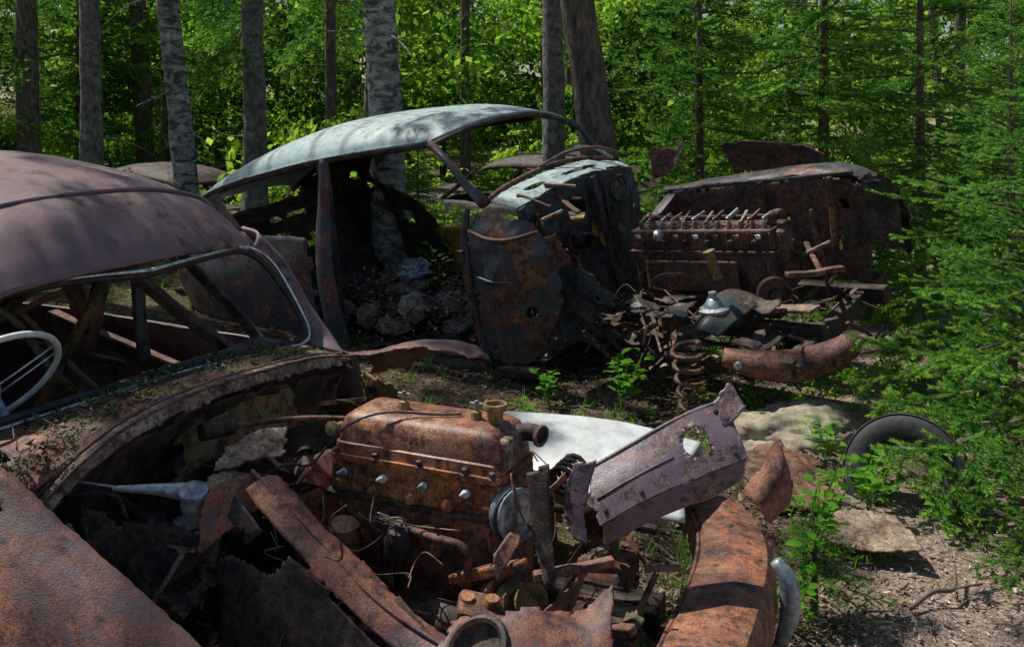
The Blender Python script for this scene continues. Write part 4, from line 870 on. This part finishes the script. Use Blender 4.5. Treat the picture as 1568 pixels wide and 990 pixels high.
for i in range(520):
    d=13+36*R()**.75;rr=U(-.75,.75);x=rr*d
    zt=1.6+.13*d
    z=gz(x,d)+U(.0,1)*zt
    if -.42<rr<-.26 and d<20 and z<1.6: continue
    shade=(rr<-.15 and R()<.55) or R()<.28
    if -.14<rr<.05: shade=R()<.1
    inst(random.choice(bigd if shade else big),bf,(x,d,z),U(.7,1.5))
for i in range(60):
    d=U(18,44);x=U(-.85,.7)*d
    if -.2<x/d<.05 and R()<.7: continue
    inst(random.choice(bigd),bf,(x,d,U(8,12)),U(1.2,2))
ug=empty('undergrowth')
random.seed(55)
for i in range(360):
    d=8.2+10*R()**1.2;rr=U(-.7,.75);x=rr*d
    if -.05<rr<.15 and 9.8<d<12.5 and R()<.5: continue
    if -.42<rr<-.26 and d<14: continue
    inst(random.choice(sml),ug,(x,d,gz(x,d)+U(.05,.35)+(R()<.35)*U(0,1.2)),U(.5,1.3))
for i in range(60):
    x,y=U(1.3,3.4),U(4.6,8);inst(random.choice(sml),ug,(x,y,gz(x,y)+U(0,.15)),U(.3,.6))
def seedling(x,y,h,n,ls,seed):
    random.seed(seed);e=empty('broadleaf_seedling',Matrix.Translation((x,y,gz(x,y))))
    vs=[];fs=[]
    for s in range(max(2,n//9)):
        a=U(0,6.28);top=V3((math.cos(a)*h*.35,math.sin(a)*h*.35,h*U(.7,1)));P=[V3((0,0,0)),top*.5+V3((0,0,h*.08)),top]
        tube('stem',P,.0025,m_leafn,e,5,8)
        for k in range(9):
            t=.3+.7*k/8;p=cr(P,t);b=U(0,6.28);d=V3((math.cos(b),math.sin(b),U(-.1,.5)))
            leafshape(vs,fs,p+d*ls*.4,d,V3((U(-.4,.4),U(-.4,.4),1)),ls*U(.7,1.2),ls*.65)
    mkobj('leaves',vs,fs,m_leafn,e)
for k,a in enumerate([(.55,5.0,.34,45,.065),(.98,4.8,.2,27,.055),(.90,3.1,.48,54,.05),(.82,2.9,.26,27,.04),(1.48,3.95,.2,36,.045),(1.38,3.8,.2,36,.05),(1.62,3.65,.16,27,.045),(1.9,4.9,.4,36,.05),(1.2,4.9,.18,27,.045),(.35,3.9,.15,18,.04),(1.05,3.35,.14,18,.04),(.1,4.9,.16,18,.05),(1.35,4.2,.22,36,.05),(1.1,3.7,.16,18,.045),(-.6,7.9,.5,45,.08),(-1.8,8.6,.5,45,.08),(-.35,4.6,.14,18,.05),(.75,4.3,.14,18,.045),(.2,5.2,.2,27,.05)]): seedling(*a,700+k)
random.seed(66);vs=[];fs=[]
for i in range(900):
    y=U(3.3,11);x=U(-.5,.65)*y
    if noise.noise(V3((x*.8,y*.8,9)))<.02: continue
    for k in range(7):
        a=U(0,6.28);l=U(.04,.14);p=V3((x+U(-.03,.03),y+U(-.03,.03),0));p.z=gz(p.x,p.y)
        d=V3((math.cos(a)*.5,math.sin(a)*.5,1)).normalized();s=V3((-math.sin(a),math.cos(a),0))*.0025;j=len(vs)
        vs+=[p-s,p+s,p+d*l*.6+s*.7,p+d*l*.6-s*.7,p+d*l+V3((math.cos(a),math.sin(a),-.2))*l*.3];fs+=[[j,j+1,j+2,j+3],[j+3,j+2,j+4]]
mkobj('grass_tufts',vs,fs,m_leafn,None,False)
# ------------------------------------------------------------ light, camera
w=bpy.data.worlds.new('World');scene.world=w;w.use_nodes=True
nt=w.node_tree;sky=nt.nodes.new('ShaderNodeTexSky');sky.sky_type='NISHITA';sky.sun_disc=False
sky.sun_elevation=math.asin(sund.z);sky.sun_rotation=math.atan2(sund.x,sund.y)
bg=nt.nodes['Background'];bg.inputs[1].default_value=.08;nt.links.new(sky.outputs[0],bg.inputs[0])
sl=bpy.data.lights.new('sun','SUN');sl.energy=5;sl.angle=math.radians(.5);sl.color=(1,.96,.88)
so=bpy.data.objects.new('sun',sl);col.objects.link(so);so.rotation_euler=sund.to_track_quat('Z','Y').to_euler();so.location=(0,0,20)
cam=bpy.data.cameras.new('camera');co=bpy.data.objects.new('camera',cam);col.objects.link(co)
co.location=(0,0,1.6);co.rotation_euler=(math.pi/2,0,0);cam.sensor_width=36;cam.lens=36*1500/1568;cam.shift_y=-335/1568;cam.clip_end=1000;cam.clip_start=.05
scene.camera=co
scene.view_settings.view_transform='Standard';scene.view_settings.look='None';scene.view_settings.exposure=0
